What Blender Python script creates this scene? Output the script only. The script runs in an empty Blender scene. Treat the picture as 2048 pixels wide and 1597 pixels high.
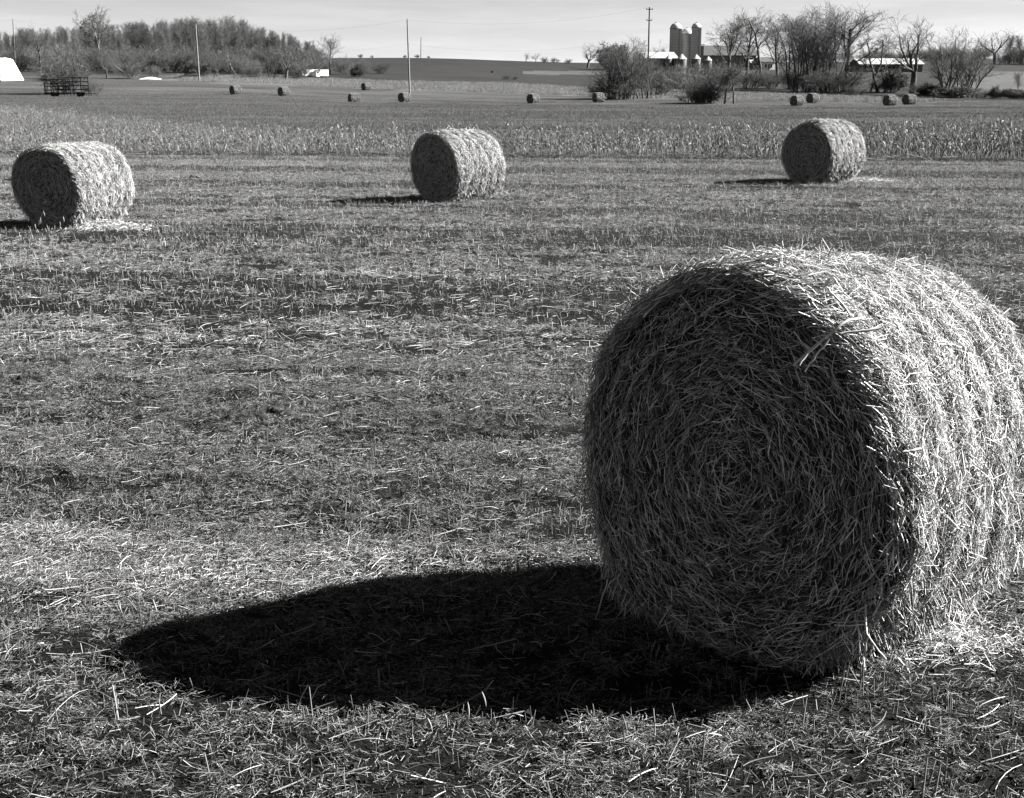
import bpy, math, random
import numpy as np
from mathutils import Vector, Matrix

# ------------------------------------------------------------------ camera, sky, sun, exposure
SC = bpy.context.scene
COL = SC.collection
F, PIT, CH = 2508.0, 0.256, 2.30            # focal length in photo pixels, downward tilt, eye height
SLOPE = -0.013
cam_d = bpy.data.cameras.new('camera'); cam = bpy.data.objects.new('camera', cam_d); COL.objects.link(cam)
cam.location = (0, 0, CH); cam.rotation_euler = (math.pi/2 - PIT, 0, 0)
cam_d.sensor_width = 36; cam_d.sensor_fit = 'HORIZONTAL'; cam_d.lens = F/2048*36
cam_d.clip_start = 0.05; cam_d.clip_end = 6000
SC.camera = cam
SUN_EL = math.radians(33); SUN_H = Vector((1, 0.13, 0)).normalized()
SUN_DIR = Vector((SUN_H.x*math.cos(SUN_EL), SUN_H.y*math.cos(SUN_EL), math.sin(SUN_EL)))
W = bpy.data.worlds.new('World'); SC.world = W; W.use_nodes = True
nt = W.node_tree; nt.nodes.clear()
out = nt.nodes.new('ShaderNodeOutputWorld'); bg = nt.nodes.new('ShaderNodeBackground')
sky = nt.nodes.new('ShaderNodeTexSky'); sky.sky_type = 'NISHITA'; sky.sun_disc = False
sky.sun_elevation = SUN_EL; sky.sun_rotation = math.atan2(SUN_H.x, SUN_H.y)
sky.air_density = 0.9; sky.dust_density = 0.1; sky.ozone_density = 1.0
sep = nt.nodes.new('ShaderNodeSeparateColor')            # black-and-white film behind a red filter
m1 = nt.nodes.new('ShaderNodeMath'); m1.operation = 'MULTIPLY_ADD'; m1.inputs[1].default_value = 0.05
m0 = nt.nodes.new('ShaderNodeMath'); m0.operation = 'MULTIPLY'; m0.inputs[1].default_value = 0.42
nt.links.new(sky.outputs[0], sep.inputs[0]); nt.links.new(sep.outputs[0], m0.inputs[0])
nt.links.new(sep.outputs[1], m1.inputs[0]); nt.links.new(m0.outputs[0], m1.inputs[2])
# thin streaks of high cloud all round
tc = nt.nodes.new('ShaderNodeTexCoord'); mp = nt.nodes.new('ShaderNodeMapping'); mp.inputs['Scale'].default_value = (3, 3, 30)
nz = nt.nodes.new('ShaderNodeTexNoise'); nz.inputs['Scale'].default_value = 2.0; nz.inputs['Detail'].default_value = 6; nz.inputs['Roughness'].default_value = 0.55
rp = nt.nodes.new('ShaderNodeMapRange'); rp.inputs[1].default_value = 0.42; rp.inputs[2].default_value = 0.72; rp.inputs[3].default_value = 0.95; rp.inputs[4].default_value = 1.12
nt.links.new(tc.outputs['Generated'], mp.inputs[0]); nt.links.new(mp.outputs[0], nz.inputs[0]); nt.links.new(nz.outputs[0], rp.inputs[0])
m2 = nt.nodes.new('ShaderNodeMath'); m2.operation = 'MULTIPLY'
nt.links.new(m1.outputs[0], m2.inputs[0]); nt.links.new(rp.outputs[0], m2.inputs[1])
nt.links.new(m2.outputs[0], bg.inputs[0]); bg.inputs[1].default_value = 0.05
nt.links.new(bg.outputs[0], out.inputs[0])
sl = bpy.data.lights.new('sun', 'SUN'); sl.energy = 5.0; sl.angle = math.radians(0.5); sl.color = (1, 0.99, 0.97)
sun = bpy.data.objects.new('sun', sl); COL.objects.link(sun)
sun.rotation_euler = SUN_DIR.to_track_quat('Z', 'Y').to_euler(); sun.location = SUN_DIR*60
SC.view_settings.view_transform = 'Standard'; SC.view_settings.look = 'None'; SC.view_settings.gamma = 1
SC.view_settings.exposure = 2.35

# ------------------------------------------------------------------ small maths
def h2(ix, iy, s):
    n = (ix*374761393 + iy*668265263 + s*974634777) & 0xffffffff
    n = ((n ^ (n >> 13))*1274126177) & 0xffffffff
    return ((n ^ (n >> 16)) & 0xffff)/65535.0
def vnoise(x, y, s=0):
    x = np.asarray(x, float); y = np.asarray(y, float)
    ix = np.floor(x).astype(np.int64); iy = np.floor(y).astype(np.int64)
    fx = x-ix; fy = y-iy; fx = fx*fx*(3-2*fx); fy = fy*fy*(3-2*fy)
    a = h2(ix, iy, s); b = h2(ix+1, iy, s); c = h2(ix, iy+1, s); d = h2(ix+1, iy+1, s)
    return (a*(1-fx)+b*fx)*(1-fy)+(c*(1-fx)+d*fx)*fy
def fbm(x, y, s=0, o=3):
    t = 0; a = 1; w = 0
    for k in range(o):
        t = t+a*vnoise(x*2**k, y*2**k, s+17*k); w += a; a *= .5
    return t/w
def nrm(v): return v/np.maximum(np.linalg.norm(v, axis=-1, keepdims=True), 1e-9)
def sstep(a, b, x): t = np.clip((x-a)/(b-a), 0, 1); return t*t*(3-2*t)
CP, SP = math.cos(PIT), math.sin(PIT)
def ray(px, py):
    u = (798.5-py)/F
    return np.array([(px-1024)/F, CP+u*SP, -SP+u*CP])
def z_of(py, d):
    v = ray(0, py); return CH+d*v[2]/v[1]

# terrain profiles: distance -> height, read along six bearings
PROF = {0: [(90, 229), (130, 209), (185, 195), (230, 175), (280, 153), (370, 133), (500, 122), (800, 119)],
        400: [(90, 232), (130, 210), (190, 194), (212, 187), (240, 172), (285, 153), (370, 135), (500, 121), (800, 118)],
        800: [(90, 233), (130, 219), (198, 208), (251, 180), (290, 164), (350, 146), (450, 133), (620, 115.5), (800, 117)],
        1200: [(90, 235), (130, 221), (198, 207), (240, 193), (290, 178), (380, 151), (480, 138), (620, 127), (800, 126)],
        1600: [(90, 238), (130, 224), (175, 213), (198, 207), (230, 193), (265, 179), (330, 158), (460, 136), (620, 128), (800, 124)],
        2048: [(90, 236), (130, 222), (180, 211), (205, 204), (235, 196), (300, 178), (400, 143), (520, 128), (620, 118), (800, 115)]}
PX = np.array(sorted(PROF), float)
DGRID = np.concatenate([np.array([-500., 0, 20, 40, 50, 60, 70]), np.linspace(80, 800, 90), np.array([900, 1100, 1600, 3000])])
ZT = []; YT = []
for c in sorted(PROF):
    pts = PROF[c]
    ds = [-500, 0, 20, 40, 50]; zs = [SLOPE*d for d in ds]
    ds += [p[0] for p in pts]; zs += [z_of(p[1], p[0]) for p in pts]
    ds += [1000, 1600, 3000]; zs += [zs[-1]-8, zs[-1]-25, zs[-1]-60]
    acc = 0
    for k in (-.07, -.035, 0, .035, .07):
        acc = acc+np.interp(DGRID*(1+k), ds, zs)
    ZT.append(acc/5)
    ys = [2000, 2000, 600, 370, 300]+[p[1] for p in pts]+[110, 110, 110]
    YT.append(np.interp(DGRID, ds, ys))
ZT = np.array(ZT); YT = np.array(YT)
def bear(x, y): return np.clip(1024+F*x/np.maximum(y, 45), -600, 2700)
def ctab(T, x, y):
    x = np.asarray(x, float); y = np.asarray(y, float)
    c = np.clip(bear(x, y), 0, 2048)
    vals = np.stack([np.interp(y, DGRID, t) for t in T])
    i = np.clip(np.searchsorted(PX, c, side='right')-1, 0, len(PX)-2)
    f = (c-PX[i])/(PX[i+1]-PX[i]); f = f*f*(3-2*f)
    a = np.take_along_axis(vals, i[None], 0)[0]; b = np.take_along_axis(vals, i[None]+1, 0)[0]
    return a*(1-f)+b*f
def rowv(x, y): return y+0.13*x
def micro(x, y):
    near = 1-sstep(22, 45, y)
    v = rowv(x, y)
    z = (fbm(x*.35, y*.35, 3)-.5)*.10*near
    z = z+(fbm(x*2.6, y*2.6, 5, 3)-.5)*.06*near*(1-sstep(10, 20, y))
    z = z+(fbm(x*9, y*9, 8, 2)-.5)*.028*(1-sstep(7, 13, y))
    z = z+np.interp(y, [-10, 2.0, 3.4, 4.8, 5.8, 6.9, 9, 15], [.2, .2, .125, 0, -.12, -.23, -.25, 0])
    z = z+.010*np.sin(v*2*np.pi/.76)*near
    z = z+(fbm(x*.05, y*.05, 21)-.5)*.35*sstep(60, 120, y)
    return z
def gz(x, y):
    x = np.atleast_1d(np.asarray(x, float)); y = np.atleast_1d(np.asarray(y, float))
    return ctab(ZT, x, y)+micro(x, y)
def at(px, d):                       # bearing of the photo column px at distance d, on the ground
    y = d
    v = ray(px, 150 if d > 90 else 300)
    x = (px-1024)/F*d/v[1]
    return float(x), float(y), float(gz(x, y)[0])

# ------------------------------------------------------------------ mesh helpers
def mesh_np(name, V, Q, mat, smooth=True):
    me = bpy.data.meshes.new(name); V = np.asarray(V, np.float32); Q = np.asarray(Q, np.int32)
    k = Q.shape[1]
    me.vertices.add(len(V)); me.vertices.foreach_set('co', V.ravel())
    me.loops.add(Q.size); me.loops.foreach_set('vertex_index', Q.ravel())
    me.polygons.add(len(Q)); me.polygons.foreach_set('loop_start', np.arange(0, Q.size, k, dtype=np.int32))
    me.polygons.foreach_set('loop_total', np.full(len(Q), k, np.int32))
    me.polygons.foreach_set('use_smooth', np.full(len(Q), smooth, bool))
    me.update(calc_edges=True)
    if mat: me.materials.append(mat)
    return me
def link(name, data, parent=None, kind=None):
    o = bpy.data.objects.new(name, data); COL.objects.link(o); o.parent = parent
    if kind: o['kind'] = kind
    return o
def tag(o, label, cat, group=None, kind=None):
    o['label'] = label; o['category'] = cat
    if group: o['group'] = group
    if kind: o['kind'] = kind
    return o
def empty(name, loc, rz=0, scale=1):
    o = link(name, None); o.location = loc; o.rotation_euler = (0, 0, rz)
    o.scale = scale if hasattr(scale, '__len__') else (scale,)*3
    o.empty_display_size = .2
    return o
def prisms(P0, P1, R0, R1, sides=3):                     # many tapered tubes
    P0 = np.asarray(P0, float); P1 = np.asarray(P1, float); n = len(P0)
    D = nrm(P1-P0); ref = np.where(np.abs(D[:, 2:3]) > .9, np.array([[1., 0, 0]]), np.array([[0, 0, 1.]]))
    U = nrm(np.cross(D, ref)); Vv = np.cross(D, U)
    a = np.arange(sides)*2*np.pi/sides
    ring = np.cos(a)[None, :, None]*U[:, None]+np.sin(a)[None, :, None]*Vv[:, None]
    A = P0[:, None]+ring*np.asarray(R0).reshape(-1, 1, 1); B = P1[:, None]+ring*np.asarray(R1).reshape(-1, 1, 1)
    V = np.concatenate([A, B], 1).reshape(-1, 3)
    b = (np.arange(n)*2*sides)[:, None]; i = np.arange(sides)[None]; j = (i+1) % sides
    Q = np.stack([b+i, b+j, b+j+sides, b+i+sides], -1).reshape(-1, 4)
    return V, Q
def straws(rng, C, D, L, R, B=None, rings=3, sides=3, flat=1.0):   # bent stalks about centre C
    n = len(C); D = nrm(D); U = nrm(np.cross(D, rng.normal(size=(n, 3)))); Vv = np.cross(D, U)
    L = np.broadcast_to(L, n); R = np.broadcast_to(R, n)
    if B is None: B = np.zeros((n, 3))
    s = np.linspace(-.5, .5, rings); a = np.arange(sides)*2*np.pi/sides
    P = C[:, None]+D[:, None]*(L[:, None]*s)[:, :, None]+B[:, None]*(1-4*s*s)[None, :, None]
    tp = (1-.25*np.abs(s*2)**3)
    ring = np.cos(a)[None, :, None]*U[:, None]+flat*np.sin(a)[None, :, None]*Vv[:, None]
    V = P[:, :, None]+ring[:, None]*(R[:, None]*tp)[:, :, None, None]
    V = V.reshape(-1, 3)
    b = (np.arange(n)*rings*sides)[:, None, None]; k = (np.arange(rings-1)*sides)[None, :, None]; i = np.arange(sides)[None, None]; j = (i+1) % sides
    Q = np.stack([b+k+i, b+k+j, b+k+j+sides, b+k+i+sides], -1).reshape(-1, 4)
    return V, Q
def join(parts):
    Vs = []; Qs = []; o = 0
    for V, Q in parts:
        Vs.append(V); Qs.append(Q+o); o += len(V)
    return np.concatenate(Vs), np.concatenate(Qs)
def boxes(bs):                                           # (cx,cy,cz,sx,sy,sz)
    Vs = []; Qs = []
    f = np.array([[0, 1, 3, 2], [4, 6, 7, 5], [0, 4, 5, 1], [2, 3, 7, 6], [0, 2, 6, 4], [1, 5, 7, 3]])
    c = np.array([[i, j, k] for i in (-.5, .5) for j in (-.5, .5) for k in (-.5, .5)])
    for n, b in enumerate(bs):
        Vs.append(c*np.array(b[3:6])+np.array(b[:3])); Qs.append(f+8*n)
    return np.concatenate(Vs), np.concatenate(Qs)
def lathe(prof, n=28):
    a = np.arange(n)*2*np.pi/n; V = []
    for r, z in prof: V.append(np.stack([r*np.cos(a), r*np.sin(a), np.full(n, z)], 1))
    V = np.concatenate(V); m = len(prof)
    k = (np.arange(m-1)*n)[:, None]; i = np.arange(n)[None]; j = (i+1) % n
    return V, np.stack([k+i, k+j, k+j+n, k+i+n], -1).reshape(-1, 4)
def tube(pts, radii, sides=5):
    pts = np.asarray(pts, float); n = len(pts)
    T = nrm(np.gradient(pts, axis=0)); ref = np.array([.3, .2, 1.]) if abs(T[0, 2]) < .8 else np.array([1., .2, 0])
    U = nrm(np.cross(T, ref)); Vv = np.cross(T, U); a = np.arange(sides)*2*np.pi/sides
    V = pts[:, None]+(np.cos(a)[None, :, None]*U[:, None]+np.sin(a)[None, :, None]*Vv[:, None])*np.asarray(radii).reshape(-1, 1, 1)
    k = (np.arange(n-1)*sides)[:, None]; i = np.arange(sides)[None]; j = (i+1) % sides
    return V.reshape(-1, 3), np.stack([k+i, k+j, k+j+sides, k+i+sides], -1).reshape(-1, 4)

# ------------------------------------------------------------------ materials (monochrome film: grey tones only)
def mat(name, lo, hi, rough=.7, island=False, scale=0, bump=0, spec=.3, detail=4, per_obj=0, coord='Object', stretch=None, power=2.2):
    m = bpy.data.materials.new(name); m.use_nodes = True; t = m.node_tree; b = t.nodes['Principled BSDF']
    b.inputs['Roughness'].default_value = rough; b.inputs['Specular IOR Level'].default_value = spec
    r = t.nodes.new('ShaderNodeMapRange'); r.inputs[3].default_value = lo; r.inputs[4].default_value = hi
    if island:
        g = t.nodes.new('ShaderNodeNewGeometry'); src = g.outputs['Random Per Island']
        pw = t.nodes.new('ShaderNodeMath'); pw.operation = 'POWER'; pw.inputs[1].default_value = power
        t.links.new(src, pw.inputs[0]); src = pw.outputs[0]
    else:
        c = t.nodes.new('ShaderNodeTexCoord'); n = t.nodes.new('ShaderNodeTexNoise'); n.inputs['Scale'].default_value = scale or 3; n.inputs['Detail'].default_value = detail
        n.inputs['Roughness'].default_value = .65
        v = c.outputs[coord]
        if stretch:
            mp = t.nodes.new('ShaderNodeMapping'); mp.inputs['Scale'].default_value = stretch
            t.links.new(v, mp.inputs[0]); v = mp.outputs[0]
        t.links.new(v, n.inputs['Vector']); src = n.outputs[0]
        r.inputs[1].default_value = .3; r.inputs[2].default_value = .7
        if bump:
            bp = t.nodes.new('ShaderNodeBump'); bp.inputs['Strength'].default_value = bump; bp.inputs['Distance'].default_value = .05
            t.links.new(src, bp.inputs['Height']); t.links.new(bp.outputs[0], b.inputs['Normal'])
    t.links.new(src, r.inputs[0]); o = r.outputs[0]
    if per_obj:
        oi = t.nodes.new('ShaderNodeObjectInfo'); q = t.nodes.new('ShaderNodeMapRange'); q.inputs[3].default_value = 1-per_obj; q.inputs[4].default_value = 1+per_obj
        mm = t.nodes.new('ShaderNodeMath'); mm.operation = 'MULTIPLY'
        t.links.new(oi.outputs['Random'], q.inputs[0]); t.links.new(o, mm.inputs[0]); t.links.new(q.outputs[0], mm.inputs[1]); o = mm.outputs[0]
    t.links.new(o, b.inputs['Base Color'])
    return m
M = dict(
    straw=mat('bale straw', 0.07, 0.84, .55, island=True, spec=.4, power=1.9),
    core=mat('shaded packed straw', 0.014, 0.04, .9, scale=22, bump=.6, spec=.1),  # inner straw coloured near-black, putting the shade of the gaps into its colour
    chaff=mat('straw litter', 0.022, 0.46, .6, island=True, spec=.35, per_obj=.2),
    stem=mat('fallen stems', 0.05, 0.56, .5, island=True, spec=.4, per_obj=.2),
    stub=mat('cut stubble', 0.02, 0.18, .7, island=True, per_obj=.3),
    soil=mat('turned soil', .012, .035, .95, scale=20, bump=.5, spec=.1),
    fine=mat('fine chaff', 0.016, 0.28, .7, island=True, per_obj=.2),
    lowstub=mat('low stubble', .025, .13, .8, island=True, per_obj=.2),
    clod=mat('soil crumbs', 0.012, 0.035, .95, island=True, spec=.1, per_obj=.2),
    corn=mat('dry corn', 0.03, 0.31, .65, island=True, per_obj=.25),
    bark=mat('grey bark', 0.05, 0.11, .9, scale=6, spec=.1, per_obj=.25),
    twig=mat('bare twigs', 0.055, 0.14, .85, island=True, spec=.15, per_obj=.25),
    palebark=mat('pale bark', 0.1, 0.18, .9, scale=6, spec=.1),
    paletwig=mat('pale twigs', 0.09, 0.16, .85, island=True, spec=.1),
    leaf=mat('withered leaves', 0.025, 0.07, .8, island=True, per_obj=.2),
    conc=mat('silo staves', 0.32, 0.42, .8, scale=1.5, stretch=(1, 1, .15)),
    darkconc=mat('dark staves', 0.14, 0.2, .8, scale=1.5, stretch=(1, 1, .15)),  # darker grey than the other staves, for the middle silo
    dome=mat('galvanised dome', 0.3, 0.42, .35, scale=2, spec=.6),
    hoop=mat('steel hoops', 0.06, 0.1, .6, scale=3),
    white=mat('white paint', 0.5, 0.65, .6, scale=.8),
    tin=mat('tin roof', 0.3, 0.4, .4, scale=1, spec=.5, stretch=(1, .2, 1)),
    greyroof=mat('weathered roof', 0.045, 0.07, .7, scale=1.2, stretch=(1, .2, 1)),
    wall=mat('grey boards', 0.08, 0.13, .85, scale=2, stretch=(3, 3, .3)),
    dark=mat('dark opening', 0.01, 0.015, .9, scale=2),
    pole=mat('weathered pole', 0.1, 0.18, .85, scale=8, stretch=(2, 2, .3)),
    darkpole=mat('creosoted pole', 0.02, 0.05, .85, scale=8, stretch=(2, 2, .3)),
    wire=mat('wire', 0.15, 0.2, .5, scale=3),
    rust=mat('dark iron', 0.01, 0.025, .8, scale=8),
    rubber=mat('rubber', 0.01, 0.015, .8, scale=8),
    tarp=mat('white plastic sheet', 0.6, 0.75, .45, scale=3, bump=.3),
    twine=mat('twine', 0.12, 0.2, .8, scale=30),
    glass=mat('dark glass', 0.01, 0.015, .15, scale=2, spec=.6))

# ------------------------------------------------------------------ ground sheet
def axis(lo, hi, a, b, step, g):
    c = list(np.arange(a, b, step)); s = step; x = b
    while x < hi: c.append(x); s *= g; x += s
    c.append(hi); s = step; x = a-step; l = []
    while x > lo: l.append(x); s *= g; x -= s
    l.append(lo)
    return np.array(l[::-1]+c)
gx = axis(-900, 900, -4.5, 5, .06, 1.08); gy0 = axis(-60, 2600, 2, 11, .055, 1.03)
keep = [0]
for i in range(1, len(gy0)):                             # coarser behind the camera
    keep.append(i)
gyv = gy0[keep]
X, Y = np.meshgrid(gx, gyv)
Z = gz(X.ravel(), Y.ravel())
V = np.stack([X.ravel(), Y.ravel(), Z], 1)
nx, ny = len(gx), len(gyv)
i = np.arange(nx-1)[None]; j = np.arange(ny-1)[:, None]*nx
Q = np.stack([j+i, j+i+1, j+i+1+nx, j+i+nx], -1).reshape(-1, 4)
gmat = bpy.data.materials.new('fields'); gmat.use_nodes = True
V_GROUND_MIN = V[:, 2].min()
me = mesh_np('field_ground', V, Q, gmat, True)
# what grows or lies on each field (tone of the ground cover), by field boundaries
xx, yy = V[:, 0], V[:, 1]
b = bear(xx, yy); yi = ctab(YT, xx, yy); w = (fbm(xx*.08, yy*.08, 31)-.5)*5
yi = yi+w*.5
tone = np.full(len(V), .008)                              # stubble soil in front of the corn
v = rowv(xx, yy)
mid = v > 44.5
tone[mid] = .042
s_lo = np.interp(b, [380, 600, 800, 1000, 1200, 1600, 1850], [151, 156, 164, 168, 179, 191, 203])
s_hi = np.interp(b, [380, 600, 800, 1000, 1200, 1600, 1850], [163, 171, 180, 187, 195, 207, 206])
pale = (yi > s_lo) & (yi < s_hi) & (b > 370) & (b < 1860) & mid
top = mid & (yi <= s_lo) & (b > 400)
tone[top] = .019
tone[mid & (yi < 151) & (b <= 400)] = .025
tone[pale] = .07
tone[mid & (yi < 134) & (b > 600)] = .017
ls = mid & (yi > 143.5) & (yi < 149) & (b > 1045) & (b < 1500); tone[ls] = .055
lr = mid & (yi > 142) & (yi < 186) & (b > 1905); tone[lr] = .055
lr2 = mid & (yi < 119) & (b > 1840); tone[lr2] = .07
at_ = me.attributes.new('tone', 'FLOAT', 'POINT'); at_.data.foreach_set('value', tone.astype(np.float32))
at_ = me.attributes.new('rows', 'FLOAT', 'POINT'); at_.data.foreach_set('value', (~pale & ~top).astype(np.float32))
at_ = me.attributes.new('weeds', 'FLOAT', 'POINT'); at_.data.foreach_set('value', (pale*1.0).astype(np.float32))
ground = link('field_ground', me, kind='structure'); ground['label'] = 'harvested field of stubble rising to far pastures and hill'
t = gmat.node_tree; bs = t.nodes['Principled BSDF']; bs.inputs['Roughness'].default_value = .95; bs.inputs['Specular IOR Level'].default_value = .1
def N(ty, **k):
    n = t.nodes.new(ty)
    for a, q in k.items():
        if isinstance(a, str) and a.startswith('i'): n.inputs[int(a[1:])].default_value = q
        else: setattr(n, a, q)
    return n
def L_(a, b): t.links.new(a, b)
geo = N('ShaderNodeNewGeometry'); mp = N('ShaderNodeMapping'); mp.inputs['Rotation'].default_value = (0, 0, math.atan(.13))
L_(geo.outputs['Position'], mp.inputs[0])
mpr = N('ShaderNodeMapping'); mpr.inputs['Scale'].default_value = (.018, .9, 1); L_(mp.outputs[0], mpr.inputs[0])
rown = N('ShaderNodeTexNoise'); rown.inputs['Scale'].default_value = 1; rown.inputs['Detail'].default_value = 4; rown.inputs['Roughness'].default_value = .75; L_(mpr.outputs[0], rown.inputs['Vector'])
fine = N('ShaderNodeTexNoise'); fine.inputs['Scale'].default_value = 3.5; fine.inputs['Detail'].default_value = 8; fine.inputs['Roughness'].default_value = .8; L_(geo.outputs['Position'], fine.inputs['Vector'])
big = N('ShaderNodeTexNoise'); big.inputs['Scale'].default_value = .06; big.inputs['Detail'].default_value = 4; L_(geo.outputs['Position'], big.inputs['Vector'])
ta = N('ShaderNodeAttribute', attribute_name='tone'); ra = N('ShaderNodeAttribute', attribute_name='rows'); wa = N('ShaderNodeAttribute', attribute_name='weeds')
def mr(src, a, b_, c, d):
    n = N('ShaderNodeMapRange', i1=a, i2=b_, i3=c, i4=d); L_(src, n.inputs[0]); return n.outputs[0]
def mth(op, a, b_):
    n = N('ShaderNodeMath', operation=op)
    for k, q in ((0, a), (1, b_)):
        if isinstance(q, (int, float)): n.inputs[k].default_value = q
        else: L_(q, n.inputs[k])
    return n.outputs[0]
mpr2 = N('ShaderNodeMapping'); mpr2.inputs['Scale'].default_value = (.006, .16, 1); L_(mp.outputs[0], mpr2.inputs[0])
rown2 = N('ShaderNodeTexNoise'); rown2.inputs['Scale'].default_value = 1; rown2.inputs['Detail'].default_value = 3; rown2.inputs['Roughness'].default_value = .7; L_(mpr2.outputs[0], rown2.inputs['Vector'])
rowf = mth('ADD', mr(rown.outputs[0], .3, .7, -.45, .45), mr(rown2.outputs[0], .35, .65, -.35, .35))
rowf = mth('ADD', mth('MULTIPLY', mth('MULTIPLY', rowf, ra.outputs['Fac']), 1.0), 1.0)
finef = mr(fine.outputs[0], .3, .7, .55, 1.45)
wf = mth('ADD', mth('MULTIPLY', mth('MULTIPLY', mr(fine.outputs[0], .35, .65, -.6, .9), wa.outputs['Fac']), 1.0), 1.0)
grit = N('ShaderNodeTexNoise'); grit.inputs['Scale'].default_value = 60; grit.inputs['Detail'].default_value = 5; grit.inputs['Roughness'].default_value = .7; L_(geo.outputs['Position'], grit.inputs['Vector'])
finef = mth('MULTIPLY', finef, mr(grit.outputs[0], .32, .68, .1, 1.9))
bigf = mr(big.outputs[0], .3, .7, .8, 1.2)
colr = mth('MULTIPLY', mth('MULTIPLY', mth('MULTIPLY', ta.outputs['Fac'], rowf), mth('MULTIPLY', finef, bigf)), wf)
L_(colr, bs.inputs['Base Color'])
bp = N('ShaderNodeBump'); bp.inputs['Strength'].default_value = .7; bp.inputs['Distance'].default_value = .06; L_(fine.outputs[0], bp.inputs['Height']); bp2 = N('ShaderNodeBump'); bp2.inputs['Strength'].default_value = 1.0; bp2.inputs['Distance'].default_value = .03; L_(grit.outputs[0], bp2.inputs['Height']); L_(bp.outputs[0], bp2.inputs['Normal']); L_(bp2.outputs[0], bs.inputs['Normal'])

# ------------------------------------------------------------------ scattered ground cover (geometry nodes, one object each)
def scatter(name, protos, pts, rot, scl, idx, label, cat):
    src = bpy.data.collections.new(name+'_kinds')
    for k, m_ in enumerate(protos):
        src.objects.link(bpy.data.objects.new('%s_kind_%02d' % (name, k), m_))
    me = bpy.data.meshes.new(name); me.vertices.add(len(pts)); me.vertices.foreach_set('co', np.asarray(pts, np.float32).ravel())
    a = me.attributes.new('rot', 'FLOAT_VECTOR', 'POINT'); a.data.foreach_set('vector', np.asarray(rot, np.float32).ravel())
    a = me.attributes.new('scl', 'FLOAT_VECTOR', 'POINT'); a.data.foreach_set('vector', np.asarray(scl, np.float32).ravel())
    a = me.attributes.new('idx', 'INT', 'POINT'); a.data.foreach_set('value', np.asarray(idx, np.int32))
    ng = bpy.data.node_groups.new(name, 'GeometryNodeTree')
    ng.interface.new_socket('Geometry', in_out='INPUT', socket_type='NodeSocketGeometry'); ng.interface.new_socket('Geometry', in_out='OUTPUT', socket_type='NodeSocketGeometry')
    gi = ng.nodes.new('NodeGroupInput'); go = ng.nodes.new('NodeGroupOutput'); ip = ng.nodes.new('GeometryNodeInstanceOnPoints')
    ci = ng.nodes.new('GeometryNodeCollectionInfo'); ci.inputs['Collection'].default_value = src
    ci.inputs['Separate Children'].default_value = True; ci.inputs['Reset Children'].default_value = True
    def attr(n, ty):
        q = ng.nodes.new('GeometryNodeInputNamedAttribute'); q.data_type = ty; q.inputs['Name'].default_value = n; return q.outputs['Attribute']
    ip.inputs['Pick Instance'].default_value = True
    e = ng.nodes.new('FunctionNodeEulerToRotation')
    ng.links.new(gi.outputs[0], ip.inputs['Points']); ng.links.new(ci.outputs[0], ip.inputs['Instance'])
    ng.links.new(attr('idx', 'INT'), ip.inputs['Instance Index']); ng.links.new(attr('rot', 'FLOAT_VECTOR'), e.inputs[0]); ng.links.new(e.outputs[0], ip.inputs['Rotation'])
    ng.links.new(attr('scl', 'FLOAT_VECTOR'), ip.inputs['Scale']); ng.links.new(ip.outputs[0], go.inputs[0])
    o = link(name, me, kind='stuff'); md = o.modifiers.new('scatter', 'NODES'); md.node_group = ng
    tag(o, label, cat)
    return o
rng = np.random.default_rng(7)
def lateral(n, spread, tilt):
    a = rng.normal(0.06, spread, n); return np.stack([np.cos(a), np.sin(a), rng.normal(0, tilt, n)], 1)
def chaff_proto(n, rad, lmin, lmax, rmin, rmax, spread, tilt, hmax, mt, rings=2):
    C = np.stack([rng.normal(0, rad, n), rng.normal(0, rad, n), rng.uniform(0.0, hmax, n)], 1)
    Ls = rng.uniform(lmin, lmax, n)*rng.uniform(.5, 1, n)
    B = rng.normal(0, .08, (n, 3))*Ls[:, None]
    V, Q = straws(rng, C, lateral(n, spread, tilt), Ls, rng.uniform(rmin, rmax, n), B, rings)
    return mesh_np('litter', V, Q, mt)
def tile_proto(n, hx, hy, lmin, lmax, rmin, rmax, spread, tilt, hmax, mt, clus, cr, ups=0, up0=.03, up1=.08, rings=2):
    cc = np.stack([rng.uniform(-hx, hx, clus)*rng.uniform(.85, 1.12, clus), rng.uniform(-hy, hy, clus)*rng.uniform(.85, 1.12, clus)], 1); chh = rng.random(clus)**1.5
    w = rng.integers(0, clus, n); q = rng.normal(0, 1, (n, 2))*cr*(.5+chh[w])[:, None]; rr = np.linalg.norm(q, axis=1)
    C = np.concatenate([cc[w]+q, (hmax*rng.random(n)*(.15+chh[w])*np.exp(-(rr/cr)**2*.5))[:, None]], 1)
    Ls = rng.uniform(lmin, lmax, n)*rng.uniform(.5, 1, n)
    parts = [straws(rng, C, lateral(n, spread, tilt), Ls, rng.uniform(rmin, rmax, n), rng.normal(0, .08, (n, 3))*Ls[:, None], rings, flat=.5)]
    if ups:
        hh = rng.uniform(up0, up1, ups); rows = np.arange(-hy, hy, .19); yy_ = rows[rng.integers(0, len(rows), ups)]+rng.normal(0, .025, ups)
        parts.append(straws(rng, np.stack([rng.uniform(-hx, hx, ups), yy_, hh*.42], 1), np.stack([rng.normal(0, .3, ups), rng.normal(0, .3, ups), np.ones(ups)], 1), hh, rng.uniform(rmin*1.1, rmax*1.2, ups), None, 2))
    return mesh_np('litter', *join(parts), mt)
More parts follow.
